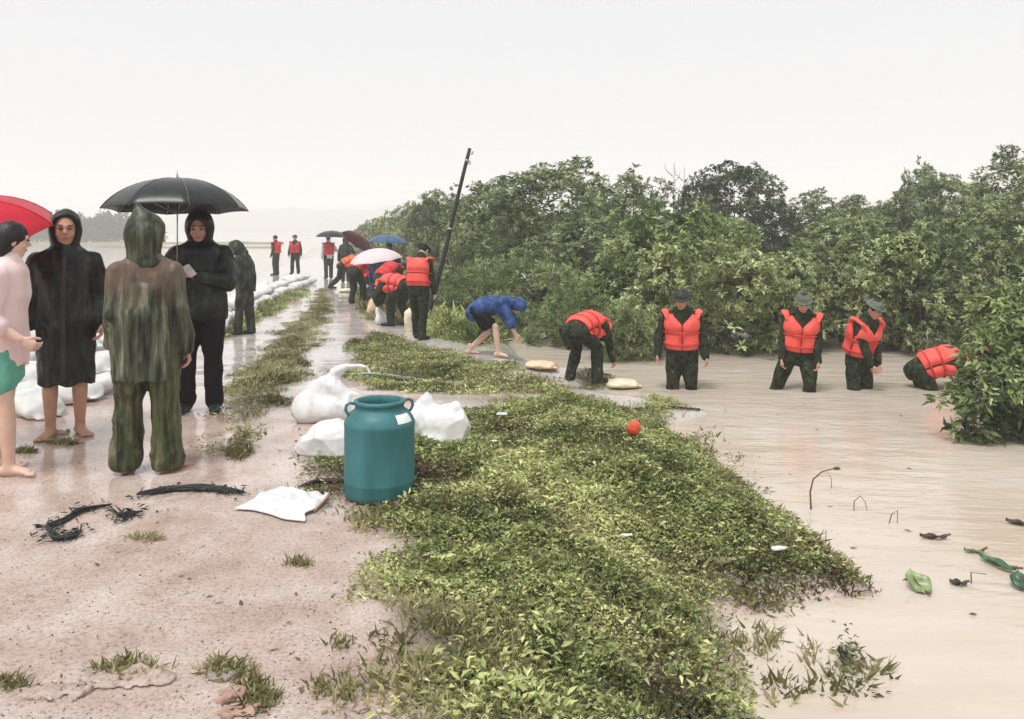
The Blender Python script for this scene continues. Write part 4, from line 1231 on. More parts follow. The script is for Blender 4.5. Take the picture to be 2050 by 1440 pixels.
V = np.array([(x * a_, y * b_, z * c_) for x in (-1, 1) for y in (-1, 1) for z in (-1, 1)]); FB = np.array([(0, 1, 3, 2), (4, 6, 7, 5), (0, 4, 5, 1), (2, 3, 7, 6), (0, 2, 6, 4), (1, 5, 7, 3)])
F = Field((-.045, -.012, -.085), (.045, .012, .085), .0045); F.loft([(0, 0, -.06), (0, 0, .06)], [.036, .036], [.006, .006], (1, 0, 0)); mb.add(*F.net())
po = obj('phone', mb.mesh('phone'), MATS['phone'], loc=ph_c, rot=(R(-35), R(30), R(190))); tag(po, 'small pale phone held up by the man under the black umbrella', 'phone')
# red umbrella of the person in pink
ra = RA
umbrella('red umbrella tilted behind the person in pink', ra, RAX, .585, .35, .76, MATS['umb_red'], rz=.7486)

P5g = at_ground(492, 670)
person('man in a dark hooded uniform looking down beside the white sandbags', P5g, 82, 1.74,
    dict(lean=5, curl=22, hp=48, wr=(.16, .2, .95), wl=(-.14, .24, .98), er=(.6, -1, 0), el=(-.6, -1, 0), ar=(.1, -.06, .085), al=(-.1, .1, .085)),
    dict(top=dict(m='dark_olive', a=dict(inf=.035, hemz=.78, hemr=(.19, .17), bel=.02)), legs=dict(m='dark_olive'), hood='dark_olive', hooda=dict(open_=.85), hair=True, shoes='boot'), .014)

# ---- workers along the dike
FAR = 'workers in life vests on the dike'
person('slim distant person in red vest standing side on by the flood', at_ground(553, 551), 75, 1.72, dict(hp=10, wr=(.2, .12, .85), wl=(-.2, .12, .85)), camo(vest='red_vest'), .022, FAR)
person('distant person in red vest facing us, right of the slim one', at_ground(591, 549), 178, 1.74, dict(hp=5, ar=(.14, 0, .085), al=(-.14, 0, .085)), camo(vest='red_vest', hat='hat_dark'), .022, FAR)
P8g = at_ground(658, 558)
k8 = person('distant person in pale shirt and red vest under the small dark umbrella', P8g, 25, 1.72, dict(wr=(.2, .2, 1.15), wl=(-.25, .05, .85), lean=6),
    dict(top=dict(name='shirt', m='pale_shirt', a=dict(inf=.025)), legs=dict(m='dark_olive'), vest='red_vest', hair=True, shoes='boot'), .022, FAR)
umbrella('small dark umbrella farthest along the dike', at_y(665, 462, P8g[1]) + [0, 0, 0], along((.02, 0, 1)), .68, .26, .75, MATS['umb_black'], ribs=False)
P9g = np.array([(692 - 1025) / FPX * 30.5, 30.5, 0]); P9g[2] = float(hgt(P9g[0], P9g[1]))
person('distant person in dark hooded raincoat beside the maroon umbrella', P9g, 10, 1.68, dict(lean=10, hp=20, wr=(.22, .25, 1.15)),
    dict(top=dict(m='dark_olive', a=dict(inf=.04, hemz=.6, hemr=(.2, .17))), legs=dict(m='dark_olive'), hood='dark_olive', hair=True, shoes='boot'), .022, FAR)
umbrella('maroon dark umbrella tilted towards us among the workers', at_y(722, 472, 27.5), along((.45, .35, .75)), .6, .25, .75, MATS['umb_maroon'], ribs=False)
person('distant stooping worker in orange vest with one leg stretched back', at_ground(688, 578), -70, 1.72,
    dict(pel=(0, -.02, .78), lean=68, curl=20, hp=85, ar=(.12, .25, .085), al=(-.1, -.42, .085), wr=(.14, .52, .35), wl=(-.14, .52, .35), er=(1, -.3, 0), el=(-1, -.3, 0)), camo(vest='orange_bright'), .02, FAR)
person('stooping worker in dark red vest below the white umbrella', at_ground(716, 608), -28, 1.72,
    dict(pel=(0, -.12, .86), lean=55, curl=20, hp=60, ar=(.13, .05, .085), al=(-.13, -.1, .085), wr=(.2, .42, .55), wl=(-.16, .44, .5), er=(1, -.3, 0), el=(-1, -.3, 0)), camo(vest='red_vest', hair=True), .018, FAR)
P12g = np.array([(785 - 1025) / FPX * 22.5, 22.5, 0]); P12g[2] = float(hgt(P12g[0], P12g[1]))
k12 = person('worker in dark clothes half hidden under the blue umbrella', P12g, 30, 1.66, dict(lean=18, hp=25, wr=(.18, .3, 1.1)), camo(hair=True), .02, FAR)
umbrella('blue umbrella, rightmost of those among the workers', at_y(779, 470, 22.3), along((.08, .0, 1)), .56, .22, .75, MATS['umb_blue'], ribs=False)
P13g = np.array([(760 - 1025) / FPX * 20.6, 20.6, 0]); P13g[2] = float(hgt(P13g[0], P13g[1]))
person('crouched person in blue under the white umbrella', P13g, 20, 1.66,
    dict(pel=(0, -.1, .68), lean=30, curl=20, hp=40, wr=(.1, .35, .9), wl=(-.18, .4, .5), ar=(.12, .1, .085), al=(-.12, .02, .085)),
    dict(top=dict(m='blue_cloth', a=dict(inf=.04)), legs=dict(m='blue_cloth'), hair=True, shoes='boot'), .02, FAR)
umbrella('pinkish white umbrella low in the middle of the workers', at_y(750, 498, 20.3), along((-.12, -.08, 1)), .66, .30, .62, MATS['umb_white'], ribs=False)
person('worker in red vest bent behind the white sack being filled', at_ground(770, 632), -40, 1.70,
    dict(pel=(0, -.1, .84), lean=60, curl=30, hp=80, ar=(.13, .1, .085), al=(-.13, -.1, .085), wr=(.16, .45, .45), wl=(-.16, .45, .45), er=(1, -.2, .2), el=(-1, -.2, .2)), camo(vest='red_vest'), .018, FAR)
person('worker in orange vest crouching low at the left of the white umbrella', at_ground(733, 597), -95, 1.70,
    dict(pel=(0, -.1, .62), lean=55, curl=25, hp=60, ar=(.13, .1, .085), al=(-.13, -.1, .085), wr=(.16, .45, .35), wl=(-.16, .45, .35), er=(1, -.2, .2), el=(-1, -.2, .2)), camo(vest='orange_vest'), .02, FAR)
P14g = at_ground(800, 653)
person('worker in orange vest doubled over next to the standing man', P14g, 62, 1.72,
    dict(pel=(0, -.1, .8), lean=84, curl=35, hp=112, ar=(.13, -.12, .085), al=(-.13, .12, .085), wr=(.16, .42, .42), wl=(-.16, .42, .42), er=(1, -.2, .2), el=(-1, -.2, .2)), camo(vest='orange_vest'), .016, FAR)
P15g = at_ground(838, 680)
person('standing man in orange vest seen from behind by the leaning pole', P15g, -22, 1.70,
    dict(lean=8, curl=10, hp=38, wr=(.25, .12, .82), wl=(-.24, .2, .8), er=(.6, -1, 0), el=(-.6, -1, 0), ar=(.09, -.05, .085), al=(-.1, .12, .085)), camo(vest='orange_vest', hat='hat_dark', brim=.03, skin='skin_pale'), .014, FAR)
P16g = at_ground(970, 711)
person('barefoot worker in blue raincoat bent over an orange sandbag', P16g, -94, 1.56,
    dict(pel=(0, -.1, .74), lean=72, curl=38, hp=95, ar=(.13, .24, .085), al=(-.12, -.26, .085), wr=(.14, .6, .2), wl=(-.16, .56, .2), er=(1, -.2, .3), el=(-1, -.2, .3), kr=(.1, 1, .2)),
    dict(top=dict(name='raincoat', m='blue_coat', a=dict(inf=.045, u0=-.2, sleeve=.25, arm=(.105, .11, .105, .1, .09), wr_amp=.014, bel=.03)), legs=dict(name='shorts', m='black_cloth', a=dict(r=(.11, .105, .10, .1, .1), stop=-.3)),
         hood='blue_coat', hair=True, barefoot=True, skin='skin_pale', tr=-8, tl=5), .013)
P17g = at_ground(1168, 766)
person('man in orange vest and camouflage stooping at the tip of the grass', P17g, -38, 1.62,
    dict(pel=(0, -.16, .74), lean=84, curl=32, hp=112, ar=(.18, .06, .085), al=(-.18, -.06, .085), wr=(.2, .48, .24), wl=(-.3, .1, .46), er=(1, -.3, .2), el=(-1, -.6, .2)), camo(vest='orange_vest', hat='camo', brim=.03), .012)

# ---- men wading
def wader(label, px, py, yaw, H, pose, o, dz=0.0):
    p = at(px, py, ZW); p[2] = min(float(hgt(p[0], p[1])), ZW - .3) + dz
    return person(label, p, yaw, H, pose, o, .012, 'men in orange vests wading in the flood')
wader('wader in orange vest standing straight, arms at his sides, facing us', 1365, 778, 170, 1.74,
    dict(lean=3, hp=28, hy=-15, wr=(.31, .08, .86), wl=(-.30, .06, .84), er=(.8, -1, 0), el=(-.8, -1, 0), ar=(.13, 0, .085), al=(-.13, 0, .085)), camo(vest='orange_vest', hat='hat_dark', brim=.03, face=True))
wader('wader in orange vest with legs spread, leaning over to one side', 1604, 780, 168, 1.72,
    dict(pel=(.03, 0, .87), lean=6, hp=32, slean=-4, wr=(.27, .12, .66), wl=(-.18, .22, .64), er=(.8, -.8, 0), el=(-.8, -1, 0), ar=(.44, .02, .085), al=(-.07, 0, .085)), camo(vest='orange_vest', hat='hat_grey', brim=.02, face=True), .14)
wader('wader in orange vest turned sideways with hands clasped low', 1718, 778, 212, 1.70,
    dict(lean=16, curl=8, hp=30, wr=(.05, .3, .62), wl=(-.02, .3, .62), er=(.8, -.8, 0), el=(-.8, -.8, 0), ar=(.12, 0, .085), al=(-.12, .05, .085)), camo(vest='orange_vest', hat='hat_grey', brim=.035, face=True), .03)
wader('wader in orange vest bent forward behind the leafy branch at right', 1858, 777, -104, 1.72,
    dict(pel=(0, -.08, .86), lean=72, curl=22, hp=62, wr=(.2, .5, .48), wl=(-.2, .55, .5), er=(1, -.3, 0), el=(-1, -.3, 0), ar=(.13, .12, .085), al=(-.13, -.12, .085)), camo(vest='orange_vest', hair=True), -.1)

# ------------------------------------------------------------------ leaning pole
def pole():
    Y = 16.8; b = at_y(851, 650, Y); b[2] = float(hgt(b[0], Y)) - .1; t = at_y(942, 297, Y)
    e = empty('utility_pole', b); d = t - b
    pts = [d * u + np.array([.015 * math.sin(u * 5), 0, 0]) for u in np.linspace(0, 1, 14)]
    obj('post', (lambda m: m.mesh('post'))(MB().add(*tube(pts, np.linspace(.052, .036, 14), 12))), MATS['pole_wood'], e)
    for u, s in ((.965, 1), (.91, 1)):
        c = d * u; F = Field(c - .12, c + .16, .012); F.loft([c, c + [.07, -.03, .01]], .014); F.ell(c + [.075, -.03, .04], (.022, .022, .04), None, .01)
        m = MB(); m.add(*F.net()); obj('insulator', m.mesh('insulator'), MATS['ceramic'], e)
    for u in (.2, .55, .93):
        c = d * u; w = unit(d); obj('band', (lambda m: m.mesh('band'))(MB().add(*tube([c - w * .02, c + w * .02], .054, 12))), MATS['steel'], e)
    tag(e, 'black wooden pole leaning to the right above the dike', 'pole')
pole()
# fallen stake in the bush
p0 = at_y(888, 505, 17.8); p1_ = at_y(965, 625, 17.4); p1_[2] = min(p1_[2], 0.0)
so_ = obj('stake', (lambda m: m.mesh('stake'))(MB().add(*tube([(0, 0, 0), (p0 - p1_) * .5 + [.02, 0, .02], p0 - p1_, ], [.02, .018, .014], 7))), MATS['bark'], loc=p1_)
tag(so_, 'thin dark stick slanting through the bush right of the pole', 'stick')

# ------------------------------------------------------------------ milk-can shaped plastic barrel
def barrel():
    c = at_ground(760, 992); e = empty('plastic_can', c + [0, 0, .005], R(12))
    r = .212
    prof = [(0, 0), (r * .93, 0), (r * .985, .012), (r, .04), (r, .09), (r * 1.006, .095), (r * 1.006, .105), (r, .11), (r, .425), (r * 1.008, .432), (r * 1.008, .446), (r * .99, .455),
            (r * .95, .475), (r * .86, .503), (r * .735, .522), (r * .70, .53), (r * .695, .552), (r * .73, .556), (r * .745, .566), (r * .73, .577), (r * .65, .58), (r * .62, .575), (r * .60, .54), (r * .62, .50)]
    obj('shell', (lambda m: m.mesh('shell'))(MB().add(*lathe(prof, 56))), MATS['plastic_teal'], e)
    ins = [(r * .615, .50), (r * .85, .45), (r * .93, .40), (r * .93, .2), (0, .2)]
    obj('inside', (lambda m: m.mesh('inside'))(MB().add(*lathe(ins, 40))), MATS['inside_shade'], e)
    for a in (R(188), R(8)):
        u = np.array([math.cos(a), math.sin(a), 0])
        pts = [u * r * .70 + [0, 0, .563], u * r * .84 + [0, 0, .57], u * r * .95 + [0, 0, .558], u * r * .97 + [0, 0, .53], u * r * .92 + [0, 0, .508], u * r * .86 + [0, 0, .495]]
        obj('handle', (lambda m: m.mesh('handle'))(MB().add(*tube(pts, .009, 8))), MATS['plastic_teal'], e)
    n, m_ = 8, 6; V = []
    for i in range(n):
        a = R(-62) + R(34) * i / (n - 1)
        for j in range(m_):
            t = j / (m_ - 1); rr = np.interp(.462 + .048 * t, [.455, .475, .503, .522], [r * .99, r * .95, r * .86, r * .735]) + .003
            V.append((rr * math.cos(a), rr * math.sin(a), .462 + .048 * t))
    obj('paper_label', new_mesh('paper_label', np.array(V), grid_faces(n, m_)), MATS['label_white'], e)
    tag(e, 'teal milk can shaped plastic drum standing on the grass edge', 'drum')
barrel()

# ------------------------------------------------------------------ sacks and sandbags
def lump(c, parts, vx, amp, scale, seed, mat, name, label, cat, group=None, cutz=None, ncut=99):
    """crumpled woven sack from blended lofts; coordinates relative to c"""
    allp = np.concatenate([np.asarray(p[0], float) for p in parts]); m = max(np.max(p[1]) for p in parts)
    F = Field(allp.min(0) - m - .03, allp.max(0) + m + .03, vx)
    for pts, A, B, sd in parts[:ncut]: F.loft(pts, A, B, sd, .05)
    gg = np.random.default_rng(seed); band = np.argwhere(F.D < -F.vx * 1.5)
    if len(band) > 50:
        for d in sph(16, gg):
            if d[2] < -.2: continue
            q = F.mn + band * F.vx; top = (q @ d).max(); F.cut_plane(d * (top - gg.uniform(.004, .03) * m / .12), d)
    for pts, A, B, sd in parts[ncut:]: F.loft(pts, A, B, sd, .03)
    F.wrinkle(amp * .45, scale * .6, seed, (1, 1, .6)); F.crease(amp * 1.3, scale * .55, seed + 3, (1, .8, .5)); F.crease(amp * .25, scale * 1.6, seed + 5, (1, 1, .5))
    F.cut_plane((0, 0, -.012 if cutz is None else cutz), (0, 0, -1))
    mb = MB(); mb.add(*F.net()); o = obj(name, mb.mesh(name), MATS[mat], loc=c)
    return tag(o, label, cat, group)
X1 = (1, 0, 0)
c = at_ground(655, 842)
lump(c, [([(-.16, 0, .1), (.2, 0, .1)], [.17, .15], [.14, .12], None), ([(-.08, 0, .15), (-.02, .03, .33), (.07, .05, .42)], [.19, .11, .05], [.12, .08, .04], X1),
         ([(.05, .0, .3), (.22, -.02, .16), (.30, -.03, .05)], [.09, .08, .04], [.06, .06, .04], None),
         ([(.05, .05, .40), (.16, .05, .45), (.25, .05, .455), (.33, .04, .45), (.36, .02, .40)], [.05, .035, .025, .028, .02], [.04, .025, .02, .02, .02], None)], .009, .016, 11, 4, 'white_bag', 'sack', 'peaked white woven sack with a twisted neck behind the drum', 'sack', 'white sacks round the drum', ncut=3)
c = at_ground(640, 912)
lump(c, [([(-.16, .05, .06), (.02, .06, .11), (.2, .06, .1)], [.1, .16, .16], [.055, .1, .09], None), ([(-.12, .02, .02), (.2, .0, .03)], [.1, .12], [.03, .04], None), ([(-.05, .1, .14), (.15, .1, .2)], [.08, .1], [.05, .06], None)],
     .009, .015, 11, 8, 'white_bag', 'sack', 'plump white sack lying at the left of the drum', 'sack', 'white sacks round the drum')
c = at_ground(878, 884)
lump(c, [([(-.15, .05, .12), (.13, .02, .09)], [.13, .12], [.15, .1], None), ([(-.12, .06, .2), (-.1, .07, .36)], [.12, .04], [.08, .03], X1), ([(.0, .05, .16), (.13, .05, .24)], [.13, .06], [.1, .05], None), ([(.1, 0, .1), (.2, 0, .16)], [.1, .06], None, None),
         ([(-.1, -.06, .03), (.15, -.05, .03)], [.08, .08], [.04, .04], None)],
     .009, .016, 11, 12, 'white_bag', 'sack', 'crumpled white sack on the grass at the right of the drum', 'sack', 'white sacks round the drum')
c = at_ground(850, 925)
lump(c, [([(-.05, 0, .02), (.05, 0, .02)], [.05, .04], [.03, .02], None)], .008, .01, 20, 3, 'white_bag', 'plastic_scrap', 'scrap of white plastic film beside the foot of the drum', 'litter')
# flat folded sack on the dirt
def flat_sack():
    q = [at_ground(*p) for p in ((474, 1022), (565, 982), (662, 1000), (604, 1053))]; c = sum(q) / 4; n = 22
    def sheet(dz):
        V = []
        for i in range(n):
            for j in range(n):
                a, b = i / (n - 1), j / (n - 1)
                p = (q[0] * (1 - a) * (1 - b) + q[1] * (1 - a) * b + q[2] * a * b + q[3] * a * (1 - b)) - c; p = p + np.array([.03 * float(vnoise(np.array([a * 4, b * 4, 2.]), 1, 5)), .03 * float(vnoise(np.array([a * 4, b * 4, 7.]), 1, 6)), 0])
                z = float(hgt(p[0] + c[0], p[1] + c[1])) - c[2]
                V.append((p[0], p[1], z + .012 + dz + (.05 * abs(float(vnoise(np.array([a * 3 + b, b * 2, .5]), 2, 4))) + .022 * abs(float(vnoise(np.array([a * 5, b * 5 + a, .5]), 2, 9))) + .008) * (1 if dz > 0 else 0) * (a * (1 - a) * b * (1 - b) * 16) ** .4 + .03 * max(0, a - .85) * b * 6))
        return np.array(V)
    mb = MB(); a, b = sheet(.006), sheet(0.0); f = grid_faces(n, n); mb.add(a, f[:, ::-1]); mb.add(b, f)
    rim = [i * n for i in range(n)] + [(n - 1) * n + j for j in range(1, n)] + [i * n + n - 1 for i in range(n - 2, -1, -1)] + list(range(n - 2, 0, -1))
    r_ = np.arange(len(rim)); k = len(rim); mb.add(np.concatenate([a[rim], b[rim]]), np.stack([r_, (r_ + 1) % k, (r_ + 1) % k + k, r_ + k], 1))
    e = obj('flat_sack', mb.mesh('flat_sack'), MATS['white_bag'], loc=c)
    s0, s1 = q[3] - c, q[2] - c
    tp = [s0 * (1 - t) + s1 * t + np.array([.012, -.012, .02 + .03 * t]) for t in np.linspace(.35, .9, 8)]
    obj('printed_edge', (lambda m: m.mesh('printed_edge'))(MB().add(*tube(tp, np.linspace(.003, .009, 8), 6))), MATS['brick'], e)
    tag(e, 'empty white sack lying flat on the pink dirt', 'sack')
flat_sack()
# sandbag shapes shared by the rows
def bag_mesh(seed, L=.6, w=.36, h=.17):
    F = Field((-L * .62, -w * .7, -.03), (L * .62, w * .7, h * 1.5), .02)
    F.loft([(-L * .3, 0, h * .5), (0, 0, h * .56), (L * .3, 0, h * .5)], [w * .42, w * .52, w * .42], [h * .5, h * .58, h * .5], (0, 1, 0), .03)
    F.loft([(L * .36, 0, h * .4), (L * .47, .03, h * .3)], [w * .38, w * .34], [.035, .014], (0, 1, 0), .05)
    F.wrinkle(.02, 5, seed); F.crease(.016, 8, seed); F.cut_plane((0, 0, 0), (0, 0, -1)); mb = MB(); mb.add(*F.net()); return mb.mesh('sandbag')
BAGS = [bag_mesh(20 + i) for i in range(4)]
def bag(p, rz, label, group=None, mat='sandbag_white', sc=1.0, tilt=0.0, rx=0.0):
    me = BAGS[random.randrange(4)]
    if mat != 'sandbag_white':
        me = me.copy(); me.materials.clear()
    o = obj('sandbag', me, MATS[mat], loc=p, rot=(rx, tilt, rz)); o.scale = (sc, sc, sc)
    return tag(o, label, 'sandbag', group)
row = [at_ground(432, 668)[:2], at_ground(470, 640)[:2], at_ground(520, 612)[:2], at_ground(575, 585)[:2], at_ground(625, 566)[:2]]
row = np.array(row); seg = np.linalg.norm(np.diff(row, axis=0), axis=1); tt = np.concatenate([[0], np.cumsum(seg)])
g = random.Random(5); s_ = 0.0; i = 0
while s_ < tt[-1]:
    x, y = np.interp(s_, tt, row[:, 0]), np.interp(s_, tt, row[:, 1])
    for (off, lay) in ((-.05, 0), (-.42, 0), (-.8, 0), (-.22, 1), (-.6, 1)):
        if lay and g.random() < .25: continue
        X = x + off + g.uniform(-.07, .07); Y = y + g.uniform(-.12, .12); z = max(float(hgt(X, Y)), ZW - .02)
        bag((X, Y, z + lay * .145), R(100 + g.uniform(-35, 35)), 'white sandbag in the low wall along the left side of the dike', 'sandbags of the wall along the dike', sc=g.uniform(.95, 1.2), tilt=g.uniform(-.12, .12))
    s_ += .62; i += 1
for px, py, lay in [(150, 800, 0), (185, 790, 0), (212, 775, 0), (95, 805, 0), (70, 830, 0), (55, 790, 0), (130, 770, 0), (170, 760, 0), (205, 750, 0), (110, 790, 1), (165, 785, 1), (200, 765, 1), (75, 800, 1), (140, 770, 1), (185, 755, 2), (150, 765, 2), (120, 775, 2), (50, 800, 1)]:
    p = at_ground(px, py); bag((p[0], p[1], p[2] + lay * .16), R(g.uniform(-50, 50)), 'white sandbag heaped behind the men in raincoats', 'sandbags heaped behind the raincoats', sc=g.uniform(1.0, 1.25), tilt=g.uniform(-.15, .15))
for px, py, rz, mat, sc, lab in [(1083, 738, -15, 'orange_bag', .85, 'orange tinted sandbag in the hands of the blue raincoat'), (1242, 776, 5, 'yellow_bag', .95, 'pale yellow sandbag half under water right of the stooping man'),
        (606, 556, 10, 'orange_bag', 1.1, 'orange sandbag at the feet of the distant pair'),
        (694, 585, 10, 'yellow_bag', 1.0, 'pale sandbag under the farthest stooping worker')]:
    p = at_ground(px, py); p[2] = max(p[2], ZW - .06); bag(p, R(rz), lab, None, mat, sc).scale = (sc * .95, sc * 1.2, sc * .62)
c = at_ground(816, 664)
lump(c, [([(0, 0, .05), (0, 0, .32)], [.11, .1], [.09, .08], X1), ([(0, 0, .32), (.02, 0, .42)], [.1, .03], [.08, .03], X1)], .015, .012, 10, 5, 'yellow_bag', 'sack', 'upright pale yellow sack beside the standing man', 'sack')
c = at_ground(773, 650)
lump(c, [([(-.12, 0, .1), (.15, 0, .08)], [.14, .12], [.1, .09], None), ([(-.1, 0, .15), (-.2, 0, .4)], [.1, .05], [.08, .05], X1)], .016, .014, 10, 6, 'white_bag', 'sack', 'white sack being filled at the feet of the stooping worker', 'sack')
c = at_ground(745, 632)
lump(c, [([(0, 0, .12), (0, 0, .35)], [.13, .09], [.1, .08], X1)], .016, .014, 10, 7, 'orange_bag', 'sack', 'orange and white sack below the white umbrella', 'sack')

# ------------------------------------------------------------------ small things on the ground and the water
def strand(name, label, cat, pxs, r, mat, fibres=5, spread=.02, seed=0, leafy=0):
    P = np.array([at_ground(*p) for p in pxs]); c = P.mean(0); g = np.random.default_rng(seed); mb = MB()
    t = np.linspace(0, len(P) - 1, 34)
    for f in range(fibres):
        Q = np.stack([np.interp(t, np.arange(len(P)), P[:, i]) for i in range(3)], -1)
        o = np.stack([vn2(t + f * 9, t * 0, 1.1, seed), vn2(t + f * 9, t * 0 + 5, 1.1, seed + 1), t * 0], -1) * spread
        Q = Q + o; Q[:, 2] = hgt(Q[:, 0], Q[:, 1]) + r * 1.1 + g.uniform(0, spread * .5)
        a, b = sorted(g.integers(0, 34, 2)) if f > 1 else (0, 33)
        if b - a < 5: a, b = 0, 33
        Q = Q[a:b + 1] - c
        mb.add(*tube(Q, r * g.uniform(.6, 1.2) * np.clip(np.sin(np.linspace(.15, 3.0, len(Q))) + .3, .2, 1), 6))
    if leafy:
        idx = g.integers(0, 34, leafy); Q = np.stack([np.interp(t, np.arange(len(P)), P[:, i]) for i in range(3)], -1)[idx] - c
        Q[:, :2] += g.normal(size=(leafy, 2)) * spread * 1.6; Q[:, 2] += .012
        D = unit(np.stack([g.normal(size=leafy), g.normal(size=leafy), g.uniform(0, .4, leafy)], -1)); V, Fq = leaf_arrays(Q, D, g.uniform(.03, .06, leafy), g.uniform(.008, .02, leafy), g=g); mb.add(V, Fq)
    return tag(obj(name, mb.mesh(name), MATS[mat], loc=c), label, cat)
strand('rope', 'frayed black rope curled on the pink dirt at lower left', 'rope', [(215, 1015), (165, 1025), (128, 1045), (100, 1062), (108, 1082), (150, 1078), (155, 1060)], .008, 'rope_black', 6, .035, 1, 90)
strand('rope', 'short black tangle right of the curled rope', 'rope', [(225, 1020), (245, 1035), (272, 1030), (250, 1048)], .007, 'rope_black', 4, .03, 2, 50)
strand('rope', 'long black strip in front of the olive suit', 'rope', [(282, 996), (330, 985), (385, 982), (440, 986), (484, 994)], .013, 'rope_black', 8, .03, 3, 70)
strand('rubber_strip', 'black rubber strip tucked behind the drum', 'strip', [(604, 982), (640, 972), (690, 972), (720, 985)], .018, 'rubber', 3, .015, 4)
strand('rope', 'thin pale rope stretched across the short grass', 'rope', [(690, 752), (800, 758), (900, 768), (1000, 776), (1110, 783)], .009, 'pale_shirt', 2, .03, 5)
strand('stick', 'dark twig trailing from the near bank into the water', 'stick', [(1240, 818), (1320, 818), (1400, 822), (1432, 826)], .012, 'bark', 3, .02, 6, 30)
# red thing in the weeds
c = at_ground(1268, 884)
lump(c + [0, 0, .06], [([(0, 0, .04), (.008, 0, .055)], [.055, .05], [.052, .05], X1)], .007, .005, 12, 3, 'red_plastic', 'red_bag', 'small crumpled red plastic bag in the weeds near the water', 'litter', cutz=-.03, ncut=0)
for i, (px, py, s, lab) in enumerate([(1005, 848, .05, 'white paper scrap near the back of the weeds'), (993, 905, .03, 'small white scrap in the weeds right of the drum'), (1560, 1126, .035, 'white scrap in the weeds near the brown stems'), (1255, 1100, .03, 'pale sliver of litter in the middle of the weeds')]):
    c = at_ground(px, py); lump(c + [0, 0, .07], [([(-s, 0, .01), (s, .01, .012)], [s * .6, s * .5], [s * .25, s * .2], None)], .006, .006, 30, i, 'white_bag', 'paper_scrap', lab, 'litter')
# floating leaves and stems
def big_leaf(name, label, px, py, L, w, yaw, col, lift=.01, curl=.3, tilt=0.0, lobes=0):
    m, t, b, out = node_mat('leaf_' + name); v = obj_vec(t); n_ = tex_noise(t, 18, 4, v); cc = np.array(col)
    r = ramp(t, n_.outputs['Fac'], [(.3, tuple(cc * .6)), (.7, tuple(np.minimum(cc * 1.35, .9)))]); t.links.new(r.outputs[0], b.inputs['Base Color']); b.inputs['Roughness'].default_value = .35
    n, q = 15, 9; V = []
    for side in (0, 1):
        for i in range(n):
            u = i / (n - 1); wd = w * (math.sin(math.pi * min(1, u * .92 + .08)) ** .7) * (1 + .18 * lobes * math.sin(u * 22))
            for j in range(q):
                s = j / (q - 1) * 2 - 1
                V.append((s * wd * .5, (u - .5) * L, abs(s) * wd * .16 + curl * L * (u - .5) ** 2 + .012 * math.sin(u * 9 + s * 3) - side * .003))
    F = grid_faces(n, q); k = n * q; rim = [i * q for i in range(n)] + [(n - 1) * q + j for j in range(1, q)] + [i * q + q - 1 for i in range(n - 2, -1, -1)] + list(range(q - 2, 0, -1)); rim = np.array(rim)
    Q = np.concatenate([F[:, ::-1], F + k, np.stack([rim, np.roll(rim, -1), np.roll(rim, -1) + k, rim + k], 1)])
    p = at(px, py, ZW); e = obj(name, new_mesh(name, np.array(V), Q), m, loc=p + [0, 0, lift], rot=(tilt, 0, R(yaw)))
    rib = [(0, (u - .5) * L, curl * L * (u - .5) ** 2 + .004) for u in np.linspace(-.15, 1, 10)]
    obj('midrib', (lambda mm: mm.mesh('midrib'))(MB().add(*tube(rib, np.linspace(.007, .002, 10), 6))), MATS['dead_stem'], e)
    return tag(e, label, 'leaf')
big_leaf('floating_leaf', 'broad light green leaf floating at lower right', 1836, 1178, .17, .14, 8, (.22, .29, .12), .03, .5, R(25))
big_leaf('floating_leaf', 'long dark green leaf floating left of the frame edge', 1996, 1135, .26, .07, 20, (.05, .13, .06), .02, .3)
big_leaf('floating_leaf', 'dark green leaf cut by the right edge of the frame', 2044, 1175, .16, .12, -20, (.03, .10, .05), .03, .4, R(15))
big_leaf('floating_leaf', 'ragged brown dead leaf floating on the open water', 1868, 1080, .17, .05, 82, (.07, .035, .03), .015, .3, 0, 1)
big_leaf('floating_leaf', 'dark brown leaf at the right edge above the green ones', 2040, 1052, .16, .05, 60, (.06, .045, .035), .015, .4)
big_leaf('floating_leaf', 'small curled dark leaf below the broad green leaf', 1918, 1172, .09, .05, 70, (.05, .05, .03), .012, .5, 0, 1)
big_leaf('floating_leaf', 'thin pale green leaf curled above the broad one', 1950, 1108, .12, .025, 80, (.2, .25, .14), .01, .6)
big_leaf('floating_leaf', 'small dark leaf among the thin weeds in the shallows', 1686, 1328, .08, .04, 10, (.02, .05, .03), .04, .3, R(40))
def reed(label, pts, r, tip=0):
    P = np.array([at(px, py0, ZW) for px, py0 in pts[:1]])[0]; Y = P[1]
    Q = [np.array([0, 0, -.12])] + [at_y(px, py, Y) - P for px, py in pts[1:]]
    mb = MB(); mb.add(*tube(Q, np.linspace(r, r * .5, len(Q)), 6)); e = obj('reed_stem', mb.mesh('reed_stem'), MATS['dead_stem'], loc=P)
    if tip:
        F = Field(Q[-1] - .06, Q[-1] + .06, .006); F.ell(Q[-1], (.03, .012, .014), None); m = MB(); m.add(*F.net()); obj('seed_head', m.mesh('seed_head'), MATS['dead_stem'], e)
    return tag(e, label, 'stem', 'dead stems in the shallows')
reed('tall bent dead stem with a drooping head in the shallows', [(1625, 1020), (1622, 985), (1628, 960), (1645, 945), (1662, 940), (1675, 938)], .007, 1)
reed('thin broken stem hanging from the bent dead stem', [(1667, 978), (1664, 958), (1655, 942)], .003)
reed('arched dead stem, first of two right of the tall one', [(1708, 1022), (1710, 1004), (1722, 993), (1732, 1005), (1738, 1032)], .004)
reed('arched dead stem nearest the open water', [(1770, 1048), (1785, 1030), (1797, 1022), (1796, 1050)], .004)
